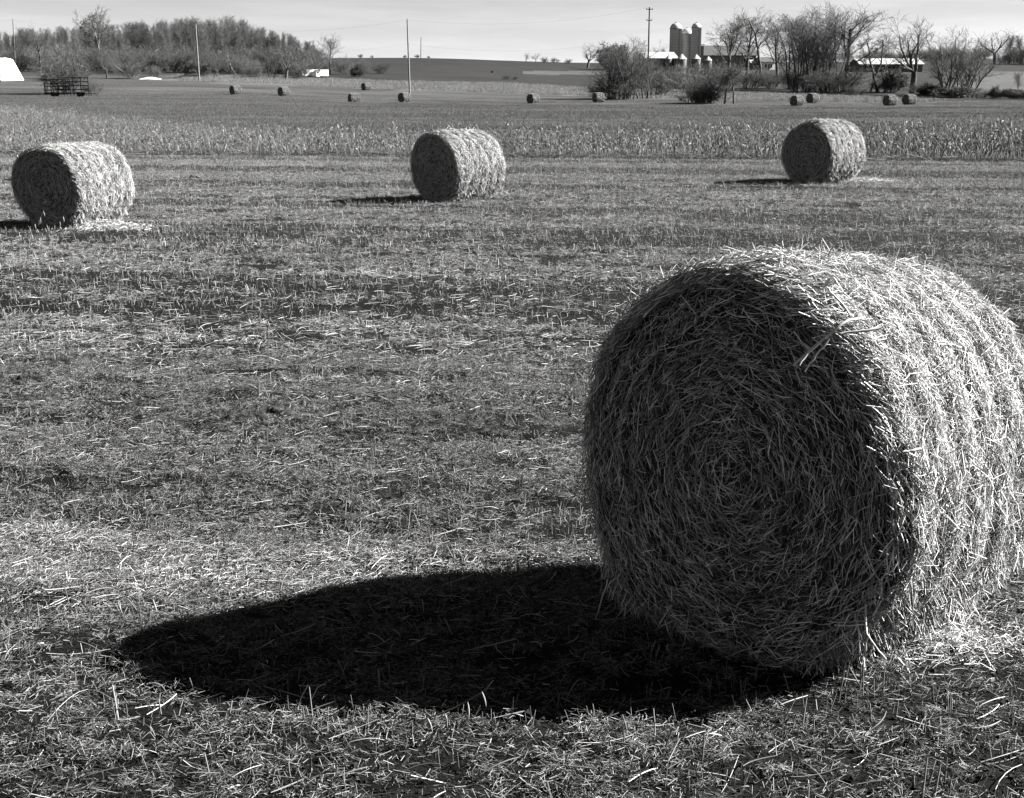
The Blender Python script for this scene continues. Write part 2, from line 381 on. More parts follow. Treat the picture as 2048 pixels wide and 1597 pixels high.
def stub_proto():
    ps = []
    for k in range(rng.integers(2, 6)):
        x, y = rng.normal(0, .12), rng.normal(0, .03); h = rng.uniform(.05, .16); l = rng.normal(0, .25, 2)
        p = np.array([[x, y, -.02], [x+l[0]*h*.5, y+l[1]*h*.5, h*.5], [x+l[0]*h, y+l[1]*h, h]])
        r = rng.uniform(.0025, .0045); ps.append(tube(p, [r*1.2, r, r*.9], 4))
        if rng.random() < .5:
            d = rng.normal(0, .05, 3); d[2] = abs(d[2])+.02
            ps.append(tube(np.stack([p[1], p[1]+d*.6, p[1]+d]), [r*.7, r*.6, r*.4], 3))
    V, Q = join(ps); return mesh_np('stubble', V, Q, M['stub'])
stubs = [stub_proto() for _ in range(8)]
def clod_proto(n, rad, smin, smax):
    ps = []
    ph = np.array([[1, 0, 0], [-1, 0, 0], [0, 1, 0], [0, -1, 0], [0, 0, 1], [0, 0, -1.]])
    for k in range(n):
        s = rng.uniform(smin, smax)*rng.uniform(.4, 1)
        vv = ph*s*rng.uniform(.6, 1.3, (6, 1))@np.linalg.qr(rng.normal(size=(3, 3)))[0]*np.array([1, 1, .7])+np.array([rng.normal(0, rad), rng.normal(0, rad), s*.2])
        tri = np.array([[0, 2, 4], [2, 1, 4], [1, 3, 4], [3, 0, 4], [2, 0, 5], [1, 2, 5], [3, 1, 5], [0, 3, 5]])
        ps.append((vv, tri))
    V, Q = join(ps); return mesh_np('crumbs', V, Q, M['clod'], False)
clods = [clod_proto(45, .18, .006, .022) for _ in range(5)]
BANDS = [5.9, 11.6, 17.1, 22.6, 28, 33.6, 39.2]
RUTS = [7.6, 9.3, 13.4, 15.0, 19.2, 20.9, 25.0, 26.6, 30.9, 35.6, 37.1, 41]
def litter(x, y):                                         # where the combine dropped its straw
    v = rowv(x, y)+(fbm(x*.25, y*.25, 77)-.5)*1.6
    d = np.zeros_like(x)
    for c in BANDS: d = np.maximum(d, np.exp(-((v-c)/(.95+.012*c))**2)*(1 if c > 6 else 1-.75*sstep(-1.8, -.2, x)))
    n = fbm(x*.9, y*.9, 13, 3); n2 = fbm(x*.22+9, y*.22, 41, 2)
    v0 = rowv(x, y); st = fbm(x*.07+5, v0*1.1, 51, 3); st2 = fbm(x*.05, v0*.45, 53, 2)
    d = .10+1.0*d*sstep(.22, .55, n2+.15)+.35*(n-.5)+1.5*(st-.47)+.7*(st2-.5)
    for c in RUTS: d = d-.9*np.exp(-((v0+.25*(vnoise(x*.15, v0*0+c, 71)-.5)-c)/(.16+.004*c))**2)
    return np.clip(d, .0, 1.3)
def samp(n, d0, d1, power=1.0, wide=.56):
    d = (d0**power+(d1**power-d0**power)*rng.random(n))**(1/power)
    x = rng.uniform(-1, 1, n)*(wide*d+1.2); return x, d
BALES = [(0.83, 4.80, .835, 1.64), (-1.589, 26.388, .735, 1.455), (7.301, 31.451, .819, 1.526), (-7.809, 21.26, .397, 1.44)]
def rots(n, yaw=.35, tilt=.05, flip=True):
    r = np.stack([rng.normal(0, tilt, n), rng.normal(0, tilt, n), rng.normal(-.1, yaw, n)], 1)
    if flip: r[:, 2] += np.pi*rng.integers(0, 2, n)
    return r
def cover(name, protos, n, d0, d1, power, keepf, s0, s1, label, cat, yaw=.35, sgrow=0, tilt=.05, dz=0.0):
    x, y = samp(n, d0, d1, power); k = rng.random(n) < keepf(x, y)
    x, y = x[k], y[k]
    k = rowv(x, y) < 43.2; x, y = x[k], y[k]
    m = len(x); s = rng.uniform(s0, s1, m)*(1+sgrow*np.maximum(0, y-8))
    P = np.stack([x, y, gz(x, y)+dz], 1)
    return scatter(name, protos, P, rots(m, yaw, tilt), np.repeat(s[:, None], 3, 1), rng.integers(0, len(protos), m), label, cat)
def loose(name, n, d0, d1, power, keepf, l0, l1, r0, r1, spread, tilt, lift, mt, rings, label):   # straw by straw, lying on the relief
    x, y = samp(n, d0, d1, power, .5); k = rng.random(n) < keepf(x, y); x, y = x[k], y[k]; m = len(x)
    Ls = rng.uniform(l0, l1, m)*rng.uniform(.4, 1, m); D = lateral(m, spread, tilt)
    C = np.stack([x, y, gz(x, y)+rng.random(m)**2*lift+.003], 1)
    V, Q = straws(rng, C, D, Ls, rng.uniform(r0, r1, m)*(1+.04*np.maximum(0, y-5)), rng.normal(0, .05, (m, 3))*Ls[:, None], rings)
    return tag(link(name, mesh_np(name, V, Q, mt), kind='stuff'), label, 'straw')
loose('straw_chaff', 200000, 2.6, 10.5, 1.35, lambda x, y: np.clip(litter(x, y), 0, 1)**1.4*1.1, .015, .10, .0010, .0026, 1.1, .3, .025, M['chaff'], 2, 'short broken straw chaff strewn over the near field')
loose('fallen_stems', 30000, 2.6, 16, 1.15, lambda x, y: .25+.6*litter(x, y), .04, .28, .0010, .0028, .7, .12, .05, M['stem'], 5, 'long thin stems lying loose across the field')
ftiles = []
for dens in (2300, 2900, 3600):
    for q in range(4): ftiles.append(tile_proto(dens, .36, .36, .008, .065, .0008, .0024, 1.1, .4, .05, M['fine'], 90, .035, 26, .02, .07))
tx, ty = np.meshgrid(np.arange(-9, 9, .60), np.arange(2.5, 11.5, .58)); tx = tx.ravel()+rng.normal(0, .06, tx.size); ty = ty.ravel()+rng.normal(0, .06, ty.size)
k = np.abs(tx) < .5*ty+1.2; tx, ty = tx[k], ty[k]; m = len(tx); cl = np.digitize(litter(tx, ty)+rng.normal(0, .05, m), [.15, .5])
e_ = .2; sx_ = (gz(tx+e_, ty)-gz(tx-e_, ty))/(2*e_); sy_ = (gz(tx, ty+e_)-gz(tx, ty-e_))/(2*e_); zz_ = (gz(tx+e_, ty)+gz(tx-e_, ty)+gz(tx, ty+e_)+gz(tx, ty-e_)+gz(tx, ty))/5
fl = rng.integers(0, 2, m); sg = 1-2*fl
scatter('fine_chaff', ftiles, np.stack([tx, ty, zz_+.014], 1), np.stack([np.arctan(sy_)*sg, -np.arctan(sx_)*sg, rng.normal(-.1, .12, m)+np.pi*fl], 1), np.stack([np.ones(m)]*3, 1), cl*4+rng.integers(0, 4, m), 'crumbled fine chaff covering the near soil', 'chaff')
tiles = []
for dens in (150, 480, 1150):
    for q in range(5): tiles.append(tile_proto(dens, .72, .27, .02, .14, .0014, .0036, .9, .3, .07, M['chaff'], 60, .05, 40, .04, .11))
tx, ty = np.meshgrid(np.arange(-30, 30, 1.25), np.arange(10.6, 48, .46)); tx = tx.ravel()+rng.normal(0, .2, tx.size); ty = ty.ravel()+rng.normal(0, .04, ty.size)
ty = ty-.13*tx*.9
k = (rowv(tx, ty) < 43.2) & (np.abs(tx) < .55*ty+2) & (ty > 10.3); tx, ty = tx[k], ty[k]; m = len(tx); cl = np.digitize(litter(tx, ty)+rng.normal(0, .04, m), [.18, .5])
rt = np.stack([np.zeros(m), np.zeros(m), rng.normal(-.12, .05, m)+np.pi*rng.integers(0, 2, m)], 1)
scatter('straw_litter', tiles, np.stack([tx, ty, gz(tx, ty)], 1), rt, np.stack([np.ones(m)]*3, 1), cl*5+rng.integers(0, 5, m), 'pale straw matted in swaths across the middle of the field', 'straw')
cover('stubble', stubs, 7500, 2.6, 44, 1.5, lambda x, y: .25+.75*(fbm(x*.4, y*.4, 5) > .47), .45, .85, 'short upright cut stubble standing in the field', 'stubble', yaw=.5, sgrow=.012, tilt=.1)
cover('soil_crumbs', clods, 2600, 2.4, 12, 1.3, lambda x, y: np.clip(1.0-litter(x, y), 0, 1), .4, .9, 'dark soil crumbs lying between the straw', 'soil', yaw=3)

# ------------------------------------------------------------------ round bales
def bale_meshes(seed, R, L, nf, nb, r0, r1, rings, seg=96, cx=0.0):
    g = np.random.default_rng(seed); zc = R-.05
    ph = g.uniform(0, 6.28, 8); am = np.array([0, .010, .020, .016, .012, .008, .007, .006])
    def ridge(th, y): return y/L*2*np.pi*5.3+4.5*vnoise(np.cos(th)*1.6+3, y*2.2+np.sin(th)*1.6, seed+1)+.7*np.sin(th+ph[2])
    def rad(th, y):
        q = np.ones_like(th)
        for k in range(1, 8): q = q+am[k]*np.cos(k*th+ph[k]+.5*np.sin(y*2+ph[k]))
        q = q+.012*np.sin(ridge(th, y))*(.3+1.2*vnoise(np.cos(th)*2+7, y*3+np.sin(th)*2, seed))+.03*(fbm(np.cos(th)*3+5, y*4+np.sin(th)*3, seed+3, 2)-.5)
        q = q*(1-.04*(y/L)**2); edge = np.minimum(y, L-y); q = q-.045*np.exp(-np.maximum(edge, 0)/.035)
        return R*q
    def surf(th, y, off=0):
        r = rad(th, y)+off
        x = r*np.cos(th); z = zc+r*np.sin(th); z = np.where(z < .05, .05+(z-.05)*.12, z)
        return np.stack([x, y, z], 1)
    def face_y(rr, th):
        return -.035*(1-(rr/R)**2)+.012*np.sin(rr*70+th+2*np.sin(th*2+ph[3]))+.02*np.sin(3*th+ph[4])*(rr/R)
    # core: barrel plus two domed ends
    th = np.arange(seg)*2*np.pi/seg; rows = []
    for f in (.0, .2, .45, .7, .9, .98):
        rr = rad(th, np.full(seg, .02))*f
        z = zc+rr*np.sin(th); z = np.where(z < .05, .05+(z-.05)*.12, z)
        rows.append(np.stack([rr*np.cos(th), face_y(rr, th)+.02, z], 1))
    for y in np.linspace(.02, L-.02, 26): rows.append(surf(th, np.full(seg, y), -.012))
    for f in (.98, .6, .0):
        rr = rad(th, np.full(seg, L-.02))*f
        z = zc+rr*np.sin(th); z = np.where(z < .05, .05+(z-.05)*.12, z)
        rows.append(np.stack([rr*np.cos(th), np.full(seg, L-.01)+.02*(1-f), z], 1))
    V = np.concatenate(rows); m = len(rows)
    k = (np.arange(m-1)*seg)[:, None]; i = np.arange(seg)[None]; j = (i+1) % seg
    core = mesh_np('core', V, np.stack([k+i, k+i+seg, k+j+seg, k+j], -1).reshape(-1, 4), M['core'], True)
    # wound straw of the front end
    def endface(n, back=False):
        rr = R*.985*np.sqrt(g.random(n)); th = g.uniform(0, 2*np.pi, n)
        groove = .5+.5*np.sin(rr*2*np.pi/.11+th+2.5*np.sin(2*th+ph[5])+1.5*np.sin(5*th+ph[6]))
        kp = g.random(n) < .7+.3*groove; rr, th, groove = rr[kp], th[kp], groove[kp]; n = len(rr)
        rmax = rad(th, np.full(n, .03)); rr = np.minimum(rr, rmax*.98)
        P = np.stack([rr*np.cos(th), face_y(rr, th)-(-.022+.065*g.random(n)**1.5)*(.4+.6*groove), zc+rr*np.sin(th)], 1)
        P[:, 2] = np.where(P[:, 2] < .02, .02, P[:, 2])
        ox = P[:, 0]-cx; oz = P[:, 2]-zc; oo = np.maximum(np.hypot(ox, oz), .02); rh = np.stack([ox/oo, np.zeros(n), oz/oo], 1); tn = np.stack([-oz/oo, np.zeros(n), ox/oo], 1)
        a = g.normal(0, .45, n); wild = g.random(n) < .22; a = np.where(wild, g.uniform(-1.6, 1.6, n), a)
        D = tn*np.cos(a)[:, None]+rh*np.sin(a)[:, None]; D[:, 1] += g.normal(0, .28, n)
        Ls = g.uniform(.025, .13, n)*np.where(wild, .6, 1)
        Bd = -rh*(Ls**2/8/np.maximum(rr, .1))[:, None]+g.normal(0, .035, (n, 3))*Ls[:, None]
        if back: P[:, 1] = L-P[:, 1]
        return straws(g, P, D, Ls, g.uniform(r0, r1, n)*g.uniform(.45, .95, n), Bd, rings)
    Vf, Qf = endface(nf)
    face = mesh_np('end_straw', Vf, Qf, M['straw'])
    # barrel
    n = nb; th = g.uniform(-.5*np.pi-.05, 1.5*np.pi, n); y = g.uniform(.02, L, n)
    rid = .5+.5*np.sin(ridge(th, y))
    kp = g.random(n) < .5+.5*rid; th, y, rid = th[kp], y[kp], rid[kp]; n = len(th)
    off = g.uniform(-.018, .03, n)+.013*rid
    P = surf(th, y, off)
    rh = np.stack([np.cos(th), np.zeros(n), np.sin(th)], 1); tn = np.stack([-np.sin(th), np.zeros(n), np.cos(th)], 1); ax = np.array([[0, 1., 0]])
    a = g.normal(0, .75, n); wild = g.random(n) < .3; a = np.where(wild, g.uniform(-1.57, 1.57, n), a)
    tl = g.normal(.02, .13, n)*np.where(wild, 2.2, 1)
    D = tn*np.cos(a)[:, None]+ax*np.sin(a)[:, None]+rh*tl[:, None]
    Ls = g.uniform(.03, .10, n)*np.where(g.random(n) < .25, 1.9, 1); Bd = -rh*(np.cos(a)**2*Ls**2/8/R)[:, None]+g.normal(0, .12, (n, 3))*Ls[:, None]
    A = straws(g, P, D, Ls, g.uniform(r0, r1, n)*g.uniform(.6, 1.1, n), Bd, rings, flat=.5)
    # shaggy rim over the front end and hanging wisps low on the barrel
    n = nb//22; th = g.normal(np.pi*.5, .8, n); P = surf(th, g.uniform(-.05, .05, n), g.uniform(-.02, .03, n))
    D = np.stack([-np.sin(th)*1.2+g.normal(0, .3, n), -np.abs(g.normal(.5, .5, n)), np.cos(th)*1.2+g.normal(-.35, .35, n)], 1)
    Bq = straws(g, P, D, g.uniform(.05, .17, n), g.uniform(r0, r1, n), g.normal(0, .012, (n, 3)), rings)
    n = nb//30; th = g.uniform(-1.2, .3, n); P = surf(th, g.uniform(0, L, n), g.uniform(0, .035, n)); P[:, 2] = np.maximum(P[:, 2], .03)
    D = np.stack([g.normal(.25, .3, n), g.normal(0, .35, n), -np.ones(n)], 1)
    Cq = straws(g, P, D, g.uniform(.06, .2, n), g.uniform(r0, r1, n), g.normal(0, .014, (n, 3)), rings)
    n = nb//30; th = g.uniform(np.pi*.9, np.pi*1.45, n); P = surf(th, g.uniform(-.02, L*.4, n), g.uniform(0, .03, n)); P[:, 2] = np.maximum(P[:, 2], .03)
    D = np.stack([g.normal(-.15, .3, n), g.normal(-.1, .25, n), -np.ones(n)], 1)
    Dq = straws(g, P, D, g.uniform(.06, .24, n), g.uniform(r0, r1, n)*.8, g.normal(0, .016, (n, 3)), rings)
    n = nb//130; th = g.uniform(-.2, np.pi+.2, n); P = surf(th, g.uniform(0, L, n), .04)
    D = np.stack([np.cos(th), g.normal(0, .8, n), np.sin(th)], 1)+g.normal(0, .7, (n, 3))
    Eq = straws(g, P, D, g.uniform(.06, .16, n), g.uniform(r0, r1, n)*.8, g.normal(0, .012, (n, 3)), rings)
    Vb, Qb = join([A, Bq, Cq, Dq, Eq])
    barrel = mesh_np('barrel_straw', Vb, Qb, M['straw'])
    Vr, Qr = endface(max(nf//6, 200), True); rear = mesh_np('rear_straw', Vr, Qr, M['straw'])
    tw = []
    for k in range(1, 7):
        y = L*(k-.25)/6.5; t2 = np.linspace(0, 2*np.pi, 73)[:-1]; t2 = np.append(t2, 2*np.pi)
        tw.append(mesh_np('twine', *tube(surf(t2, np.full(73, y), .004), np.full(73, .0035), 4), M['twine']))
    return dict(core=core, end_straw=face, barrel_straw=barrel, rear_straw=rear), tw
def put_bale(ms, tw, x, y, yaw, scale, label, group, sink=.0, dist=None):
    z = float(gz(x, y)[0])-sink
    o = empty('round_straw_bale', (x, y, z), -yaw, scale); tag(o, label, 'bale', group)
    for k, m_ in ms.items():
        c = link(k, m_, o)
        if 'straw' in k: c['kind'] = 'stuff'
    for m_ in tw: link('twine', m_, [c for c in o.children if c.name.startswith('core')][0])
    return o
big_ms, big_tw = bale_meshes(11, .818, 1.2, 13500, 78000, .0009, .0029, 3, cx=.07)
bx, by, byaw, bD = BALES[0]
bigb = put_bale(big_ms, big_tw, bx, by, byaw, 1, 'large shaggy round straw bale, face in shade, with its long shadow beside it', 'round straw bales', .0)
bigb.rotation_euler.x = -.085
mid_ms, mid_tw = bale_meshes(23, .75, 1.43, 12000, 22000, .0025, .0048, 2, 64)
mid3_ms, mid3_tw = bale_meshes(37, .75, 1.43, 12000, 22000, .0025, .0048, 2, 64)
mid2_ms, mid2_tw = bale_meshes(29, .75, 1.43, 12000, 22000, .0025, .0048, 2, 64)
midb = put_bale(mid_ms, mid_tw, *BALES[1][:3], BALES[1][3]/1.5, 'round straw bale standing alone midway between two others before the corn', 'round straw bales')
rgtb = put_bale(mid2_ms, mid2_tw, *BALES[2][:3], BALES[2][3]/1.5, 'round straw bale with pale straw spilled at its foot, closest to the standing corn', 'round straw bales')
lftb = put_bale(mid3_ms, mid3_tw, *BALES[3][:3], BALES[3][3]/1.5, 'round straw bale with dry pods in front of its dark end', 'round straw bales')
far_ms, _ = bale_meshes(31, .75, 1.43, 1500, 2600, .006, .011, 2, 40)
FARB = [(462, 205, .75, 'round bale alone on the far field, nearest the iron rack wagon'),
        (559, 208, .72, 'round bale on the far field between the lone rack-side bale and the weedy strip'),
        (726, 246, .8, 'round bale touching the pale weedy strip of the far field'),
        (698, 193, 1.0, 'round bale on the far field, half sunk behind a fold of ground'),
        (801, 196, .75, 'round bale on the far field straight out from the tall pale pole'),
        (1060, 194, .75, 'round bale alone on the far field below the hedge scrub of the hill'),
        (1190, 196, 1.05, 'round bale on the far field in front of the tall brushy clump'),
        (1590, 176, .95, 'front bale of the pair below the thick clump of trees'),
        (1622, 194, .95, 'rear bale of the pair below the thick clump of trees'),
        (1776, 176, 1.1, 'front bale of the pair below the forked tree'),
        (1815, 181, 1.1, 'rear bale of the pair below the forked tree')]
for px, d, yaw, lab in FARB:
    x, y, z = at(px, d)
    put_bale(far_ms, [], x, y, yaw, 1.0, lab, 'round bales far across the field', .22 if px == 698 else .0)
# single stalks that stick out of the big bale
def on_plane(px, py, y_off):
    rm = Matrix.Rotation(-byaw, 3, 'Z'); n = np.array(rm@Vector((0, 1, 0))); o = np.array([bx, by, float(gz(bx, by)[0])])
    r = ray(px, py); c = np.array([0, 0, CH]); t_ = ((o+n*y_off-c)@n)/(r@n); w_ = c+r*t_-o
    return np.array(rm.inverted()@Vector(w_))
STK = [([(1690, 640, .03), (1645, 657, -.10), (1600, 700, -.15), (1550, 746, -.19)], .0055), ([(1612, 690, -.145), (1580, 715, -.16), (1562, 747, -.20)], .004),
       ([(1620, 690, -.14), (1595, 725, -.17), (1573, 760, -.19)], .0035), ([(1725, 662, -.02), (1700, 672, -.06), (1672, 673, -.09), (1643, 681, -.12)], .006),
       ([(1815, 908, -.02), (1800, 912, -.05), (1778, 917, -.08)], .006), ([(1660, 640, -.05), (1622, 598, -.10), (1610, 585, -.1)], .004),
       ([(1612, 512, .05), (1622, 492, .04), (1631, 474, .02)], .0035), ([(1212, 1160, -.02), (1200, 1210, -.05), (1190, 1262, -.06)], .004),
       ([(1345, 566, -.02), (1318, 572, -.05), (1292, 588, -.08)], .0045), ([(1720, 1215, -.03), (1722, 1270, -.08), (1745, 1305, -.10), (1765, 1325, -.06)], .004)]
for pts, r in STK:
    p = np.array([on_plane(*q) for q in pts]); t_ = np.linspace(0, len(p)-1, 9); p = np.stack([np.interp(t_, np.arange(len(p)), p[:, k]) for k in range(3)], 1)
    p[1:-1] += rng.normal(0, .002, (7, 3))
    link('stalk', mesh_np('stalk', *tube(p, np.linspace(r, r*.75, 9), 5), M['straw'], True), bigb)

# loose straw heaps
def heap(name, x, y, rx, ry, h, n, label, r0=.002, r1=.004, l1=.2, mt='straw'):
    q = rng.normal(0, .5, (n, 2)); rr = np.linalg.norm(q, axis=1)
    px = x+q[:, 0]*rx; py = y+q[:, 1]*ry
    C = np.stack([px, py, gz(px, py)+h*np.exp(-rr**2*1.5)*rng.random(n)+.01], 1)
    a = rng.uniform(0, 6.28, n); D = np.stack([np.cos(a), np.sin(a), rng.normal(0, .3, n)], 1); Ls = rng.uniform(.04, l1, n)
    o = link(name, mesh_np(name, *straws(rng, C, D, Ls, rng.uniform(r0, r1, n), rng.normal(0, .1, (n, 3))*Ls[:, None], 3), M[mt]), kind='stuff')
    tag(o, label, 'straw')
def gpix(px, py):                                        # ground point on the near plane
    r = ray(px, py); t_ = CH/(SLOPE*r[1]-r[2]); return r[0]*t_, r[1]*t_
heap('loose_straw', *gpix(210, 455), .7, .5, .12, 1300, 'bright loose straw spilled beside the bale that has dry pods', .003, .005)
heap('loose_straw', *gpix(1725, 364), .9, .5, .10, 1200, 'bright loose straw spilled along the bale closest to the corn', .003, .006)
heap('loose_straw', *gpix(10, 1010), .75, .45, .06, 5500, 'bright heap of loose straw at the edge of a dark wheel track', .0010, .0024, .11, 'chaff')
heap('loose_straw', *gpix(330, 1090), 1.6, .5, .04, 7000, 'scattered bright straw trailing from the heap toward the long shadow', .0009, .0022, .10, 'chaff')
heap('loose_straw', *gpix(1800, 1280), .55, .3, .05, 3000, 'loose straw trampled along the foot of the large shaggy bale', .0010, .0026, .12)
# dark turned-up clods
def lump(px, py, sx, h, label):
    x, y = gpix(px, py); n = 40
    U, Vg = np.meshgrid(np.linspace(-1, 1, n), np.linspace(-1, 1, n)); xx_ = x+U*sx*1.2; yy_ = y+Vg*sx*.7
    e = np.clip(1-U**2-Vg**2, 0, 1)**.7; q = fbm(xx_*9, yy_*9, 61, 4); q2 = fbm(xx_*30, yy_*30, 67, 2)
    zz = gz(xx_.ravel(), yy_.ravel()).reshape(n, n)-.03+e*h*(.25+2.2*np.clip(q-.38, 0, 1)+.7*(q2-.5))
    jx = rng.normal(0, sx*.02, (n, n)); Q = np.array([[j_*n+i_, j_*n+i_+1, (j_+1)*n+i_+1, (j_+1)*n+i_] for j_ in range(n-1) for i_ in range(n-1)])
    tag(link('soil_clod', mesh_np('soil_clod', np.stack([(xx_+jx).ravel(), (yy_+jx*.5).ravel(), zz.ravel()], 1), Q, M['soil'])), label, 'clod')
lump(505, 772, .42, .10, 'long low ridge of dark turned-up earth in the stubble')
lump(28, 726, .18, .08, 'small dark clod of earth in the stubble')
lump(385, 358, .22, .14, 'dark clump of earth in the field between two bales')
# bean stems with pale pods
def bean(name, loc, pts, pods, r, label):
    o = empty(name, loc); tag(o, label, 'plant')
    link('stem', mesh_np('stem', *tube(pts, np.linspace(r, r*.6, len(pts)), 5), M['stub'], True), o)
    for (p, l, a) in pods:
        p = np.array(p); d = np.array([math.sin(a)*.5, -.2, -math.cos(a)]); t_ = np.linspace(0, 1, 6)
        q = p+d*(t_*l)[:, None]+np.array([.04*l, 0, 0])*(np.sin(t_*3.1))[:, None]
        link('pod', mesh_np('pod', *tube(q, r*np.array([.3, .8, .95, .9, .7, .15]), 6), M['stem'], True), o)
x, y = gpix(800, 1520)
bean('bean_stem', (x, y, float(gz(x, y)[0])), [(0, 0, 0), (.08, 0, .05), (.20, .02, .09), (.30, .03, .15), (.33, .03, .19)],
     [((.29, .02, .15), .06, .5), ((.24, .02, .11), .06, .1), ((.16, .01, .075), .055, .3), ((.10, 0, .06), .06, .6), ((.08, 0, .05), .055, -.1)], .0035, 'dead bean stem with five hanging pale pods in front of the long shadow')
x, y = gpix(75, 462)
bean('bean_stem', (x, y-.25, float(gz(x, y)[0])), [(0, 0, 0), (.06, 0, .12), (.16, 0, .22), (.24, 0, .38)],
     [((.06, 0, .14), .10, .3), ((.16, 0, .24), .11, .1), ((.22, 0, .34), .1, .5), ((.14, 0, .2), .09, -.3)], .006, 'dry bean stem with pale pods against a bale end, its bushier neighbour to one side')
bean('bean_stem', (x+.35, y-.3, float(gz(x, y)[0])), [(0, 0, 0), (.05, 0, .1), (.14, 0, .16), (.22, 0, .28)],
     [((.14, 0, .18), .1, .2), ((.2, 0, .26), .1, .4), ((.05, 0, .12), .09, 0)], .006, 'short dry bean stem with three pods against a bale end')

# ------------------------------------------------------------------ strip of standing dry corn
def corn_proto(k):
    h = rng.uniform(.75, 1.25); ps = []
    l = rng.normal(0, .06, 2)
    p = np.array([[0, 0, -.05], [l[0]*.4, l[1]*.4, h*.4], [l[0], l[1], h*.75], [l[0]*1.6+rng.normal(0, .05), l[1]*1.6, h]])
    ps.append(tube(p, [.014, .012, .010, .006], 4))
    for q in range(rng.integers(5, 9)):
        z0 = (rng.uniform(.5, 1.0) if q else rng.uniform(.2, .5))*h; a = rng.uniform(0, 6.28); d = np.array([math.cos(a), math.sin(a), 0]); ln = rng.uniform(.25, .5)
        t_ = np.linspace(0, 1, 5); up = rng.uniform(.05, .4)
        c = np.array([l[0]*z0/h, l[1]*z0/h, z0])+d*(t_*ln*.7)[:, None]+np.array([0, 0, 1])*(ln*(up*np.sin(t_*2.2)*1.5-.75*t_**2))[:, None]
        c[:, 2] = np.maximum(c[:, 2], .02)
        s = np.array([-d[1], d[0], rng.normal(0, .4)]); wd = np.array([.35, 1, .9, .6, .08])*rng.uniform(.006, .014)
        tw_ = rng.normal(0, .5, 5)
        off = s*wd[:, None]+np.array([0, 0, 1])*(tw_*wd)[:, None]
        V = np.stack([c-off, c+np.array([0, 0, -.006]), c+off], 1).reshape(-1, 3)
        Q = np.array([[3*i_+j_, 3*i_+j_+1, 3*i_+j_+4, 3*i_+j_+3] for i_ in range(4) for j_ in range(2)])
        ps.append((V, Q))
    return ps, mesh_np('corn_stalk', *join(ps), M['corn'])
corns = [corn_proto(k) for k in range(10)]
FRONT = lambda x: 43.4-.13*x
cgroup = 'corn stalks along the front row'
for k in range(290):
    x = -21.5+k*.145+rng.normal(0, .03); y = FRONT(x)+rng.normal(0, .12)
    ps, m_ = corns[rng.integers(0, 10)]
    o = link('corn_stalk', m_); o.location = (x, y, float(gz(x, y)[0])); s = rng.uniform(.8, 1.12)*float(np.interp(x, [-20, -5, 5, 18], [.66, .85, .9, 1.1])); o.scale = (s, s, s)
    o.rotation_euler = (rng.normal(0, .12), rng.normal(.04, .16), rng.uniform(0, 6.28))
    tag(o, 'dry leafy corn stalk in the front row of the corn strip', 'corn', cgroup)
pts = []
for x in np.arange(-70, 45, .125):
    back = np.interp(x, [-70, -38, -5.5, 40], [135, 99, 48.6, 48.2-.13*22])
    y = FRONT(x)+.76
    back = max(back, FRONT(x)+3.2)
    while y < back:
        if rng.random() < (.8 if y < FRONT(x)+5 else .55): pts.append((x+rng.normal(0, .08), y+rng.normal(0, .08)))
        y += .76
for s_ in (-1, 1):
    for q in range(300):
        x = s_*rng.uniform(20, 60); pts.append((x, FRONT(x)+rng.normal(0, .15)))
pts = np.array(pts); m = len(pts)
low = np.where(pts[:, 1] > FRONT(pts[:, 0])+5, .8, 1.0)
scatter('standing_corn', [c[1] for c in corns], np.stack([pts[:, 0], pts[:, 1], gz(pts[:, 0], pts[:, 1])], 1),
        np.stack([rng.normal(0, .16, m), rng.normal(.05, .2, m), rng.uniform(0, 6.28, m)], 1), np.repeat((rng.uniform(.75, 1.12, m)*low*np.interp(pts[:, 0], [-20, -5, 5, 18], [.66, .85, .9, 1.1]))[:, None], 3, 1),
        rng.integers(0, 10, m), 'dense strip of dry standing corn behind its front row', 'corn')
# fallen corn stalks and leaves at the foot of the strip
n = 700; x = rng.uniform(-24, 24, n); y = FRONT(x)-np.abs(rng.normal(0, .35, n)); a = rng.normal(0, .7, n)
V, Q = straws(rng, np.stack([x, y, gz(x, y)+rng.uniform(.02, .2, n)], 1), np.stack([np.cos(a), np.sin(a), rng.normal(0, .3, n)], 1), rng.uniform(.2, .9, n), rng.uniform(.006, .012, n), None, 2)
tag(link('corn_trash', mesh_np('corn_trash', V, Q, M['corn']), kind='stuff'), 'fallen corn stalks lying along the foot of the corn strip', 'corn')

# ------------------------------------------------------------------ pale weeds and grass tufts of the far fields
def tuft_proto(h, n, rad, r, mt):
    C = np.stack([rng.normal(0, rad, n), rng.normal(0, rad, n), np.full(n, 0.)], 1); D = np.stack([rng.normal(0, .45, n), rng.normal(0, .45, n), np.ones(n)], 1)
    hh = rng.uniform(.4, 1, n)*h; C[:, 2] = hh*.45
    return mesh_np('tuft', *straws(rng, C, D, hh, np.full(n, r), rng.normal(0, .08, (n, 3))*hh[:, None], 2), mt)
weeds = [tuft_proto(.55, 26, .5, .012, M['corn']) for _ in range(5)]
short = [tuft_proto(.12, 26, .6, .008, M['lowstub']) for _ in range(5)]
n = 30000; d = rng.uniform(170, 320, n); bx_ = rng.uniform(380, 1850, n); x = (bx_-1024)/F*d/CP/1.03; yi_ = ctab(YT, x, d)
b_ = bear(x, d)
lo = np.interp(b_, [380, 600, 800, 1000, 1200, 1600, 1850], [151, 156, 164, 168, 179, 191, 203]); hi = np.interp(b_, [380, 600, 800, 1000, 1200, 1600, 1850], [163, 171, 180, 187, 195, 207, 206])
k = (yi_ > lo) & (yi_ < hi); x, d = x[k], d[k]; m = len(x)
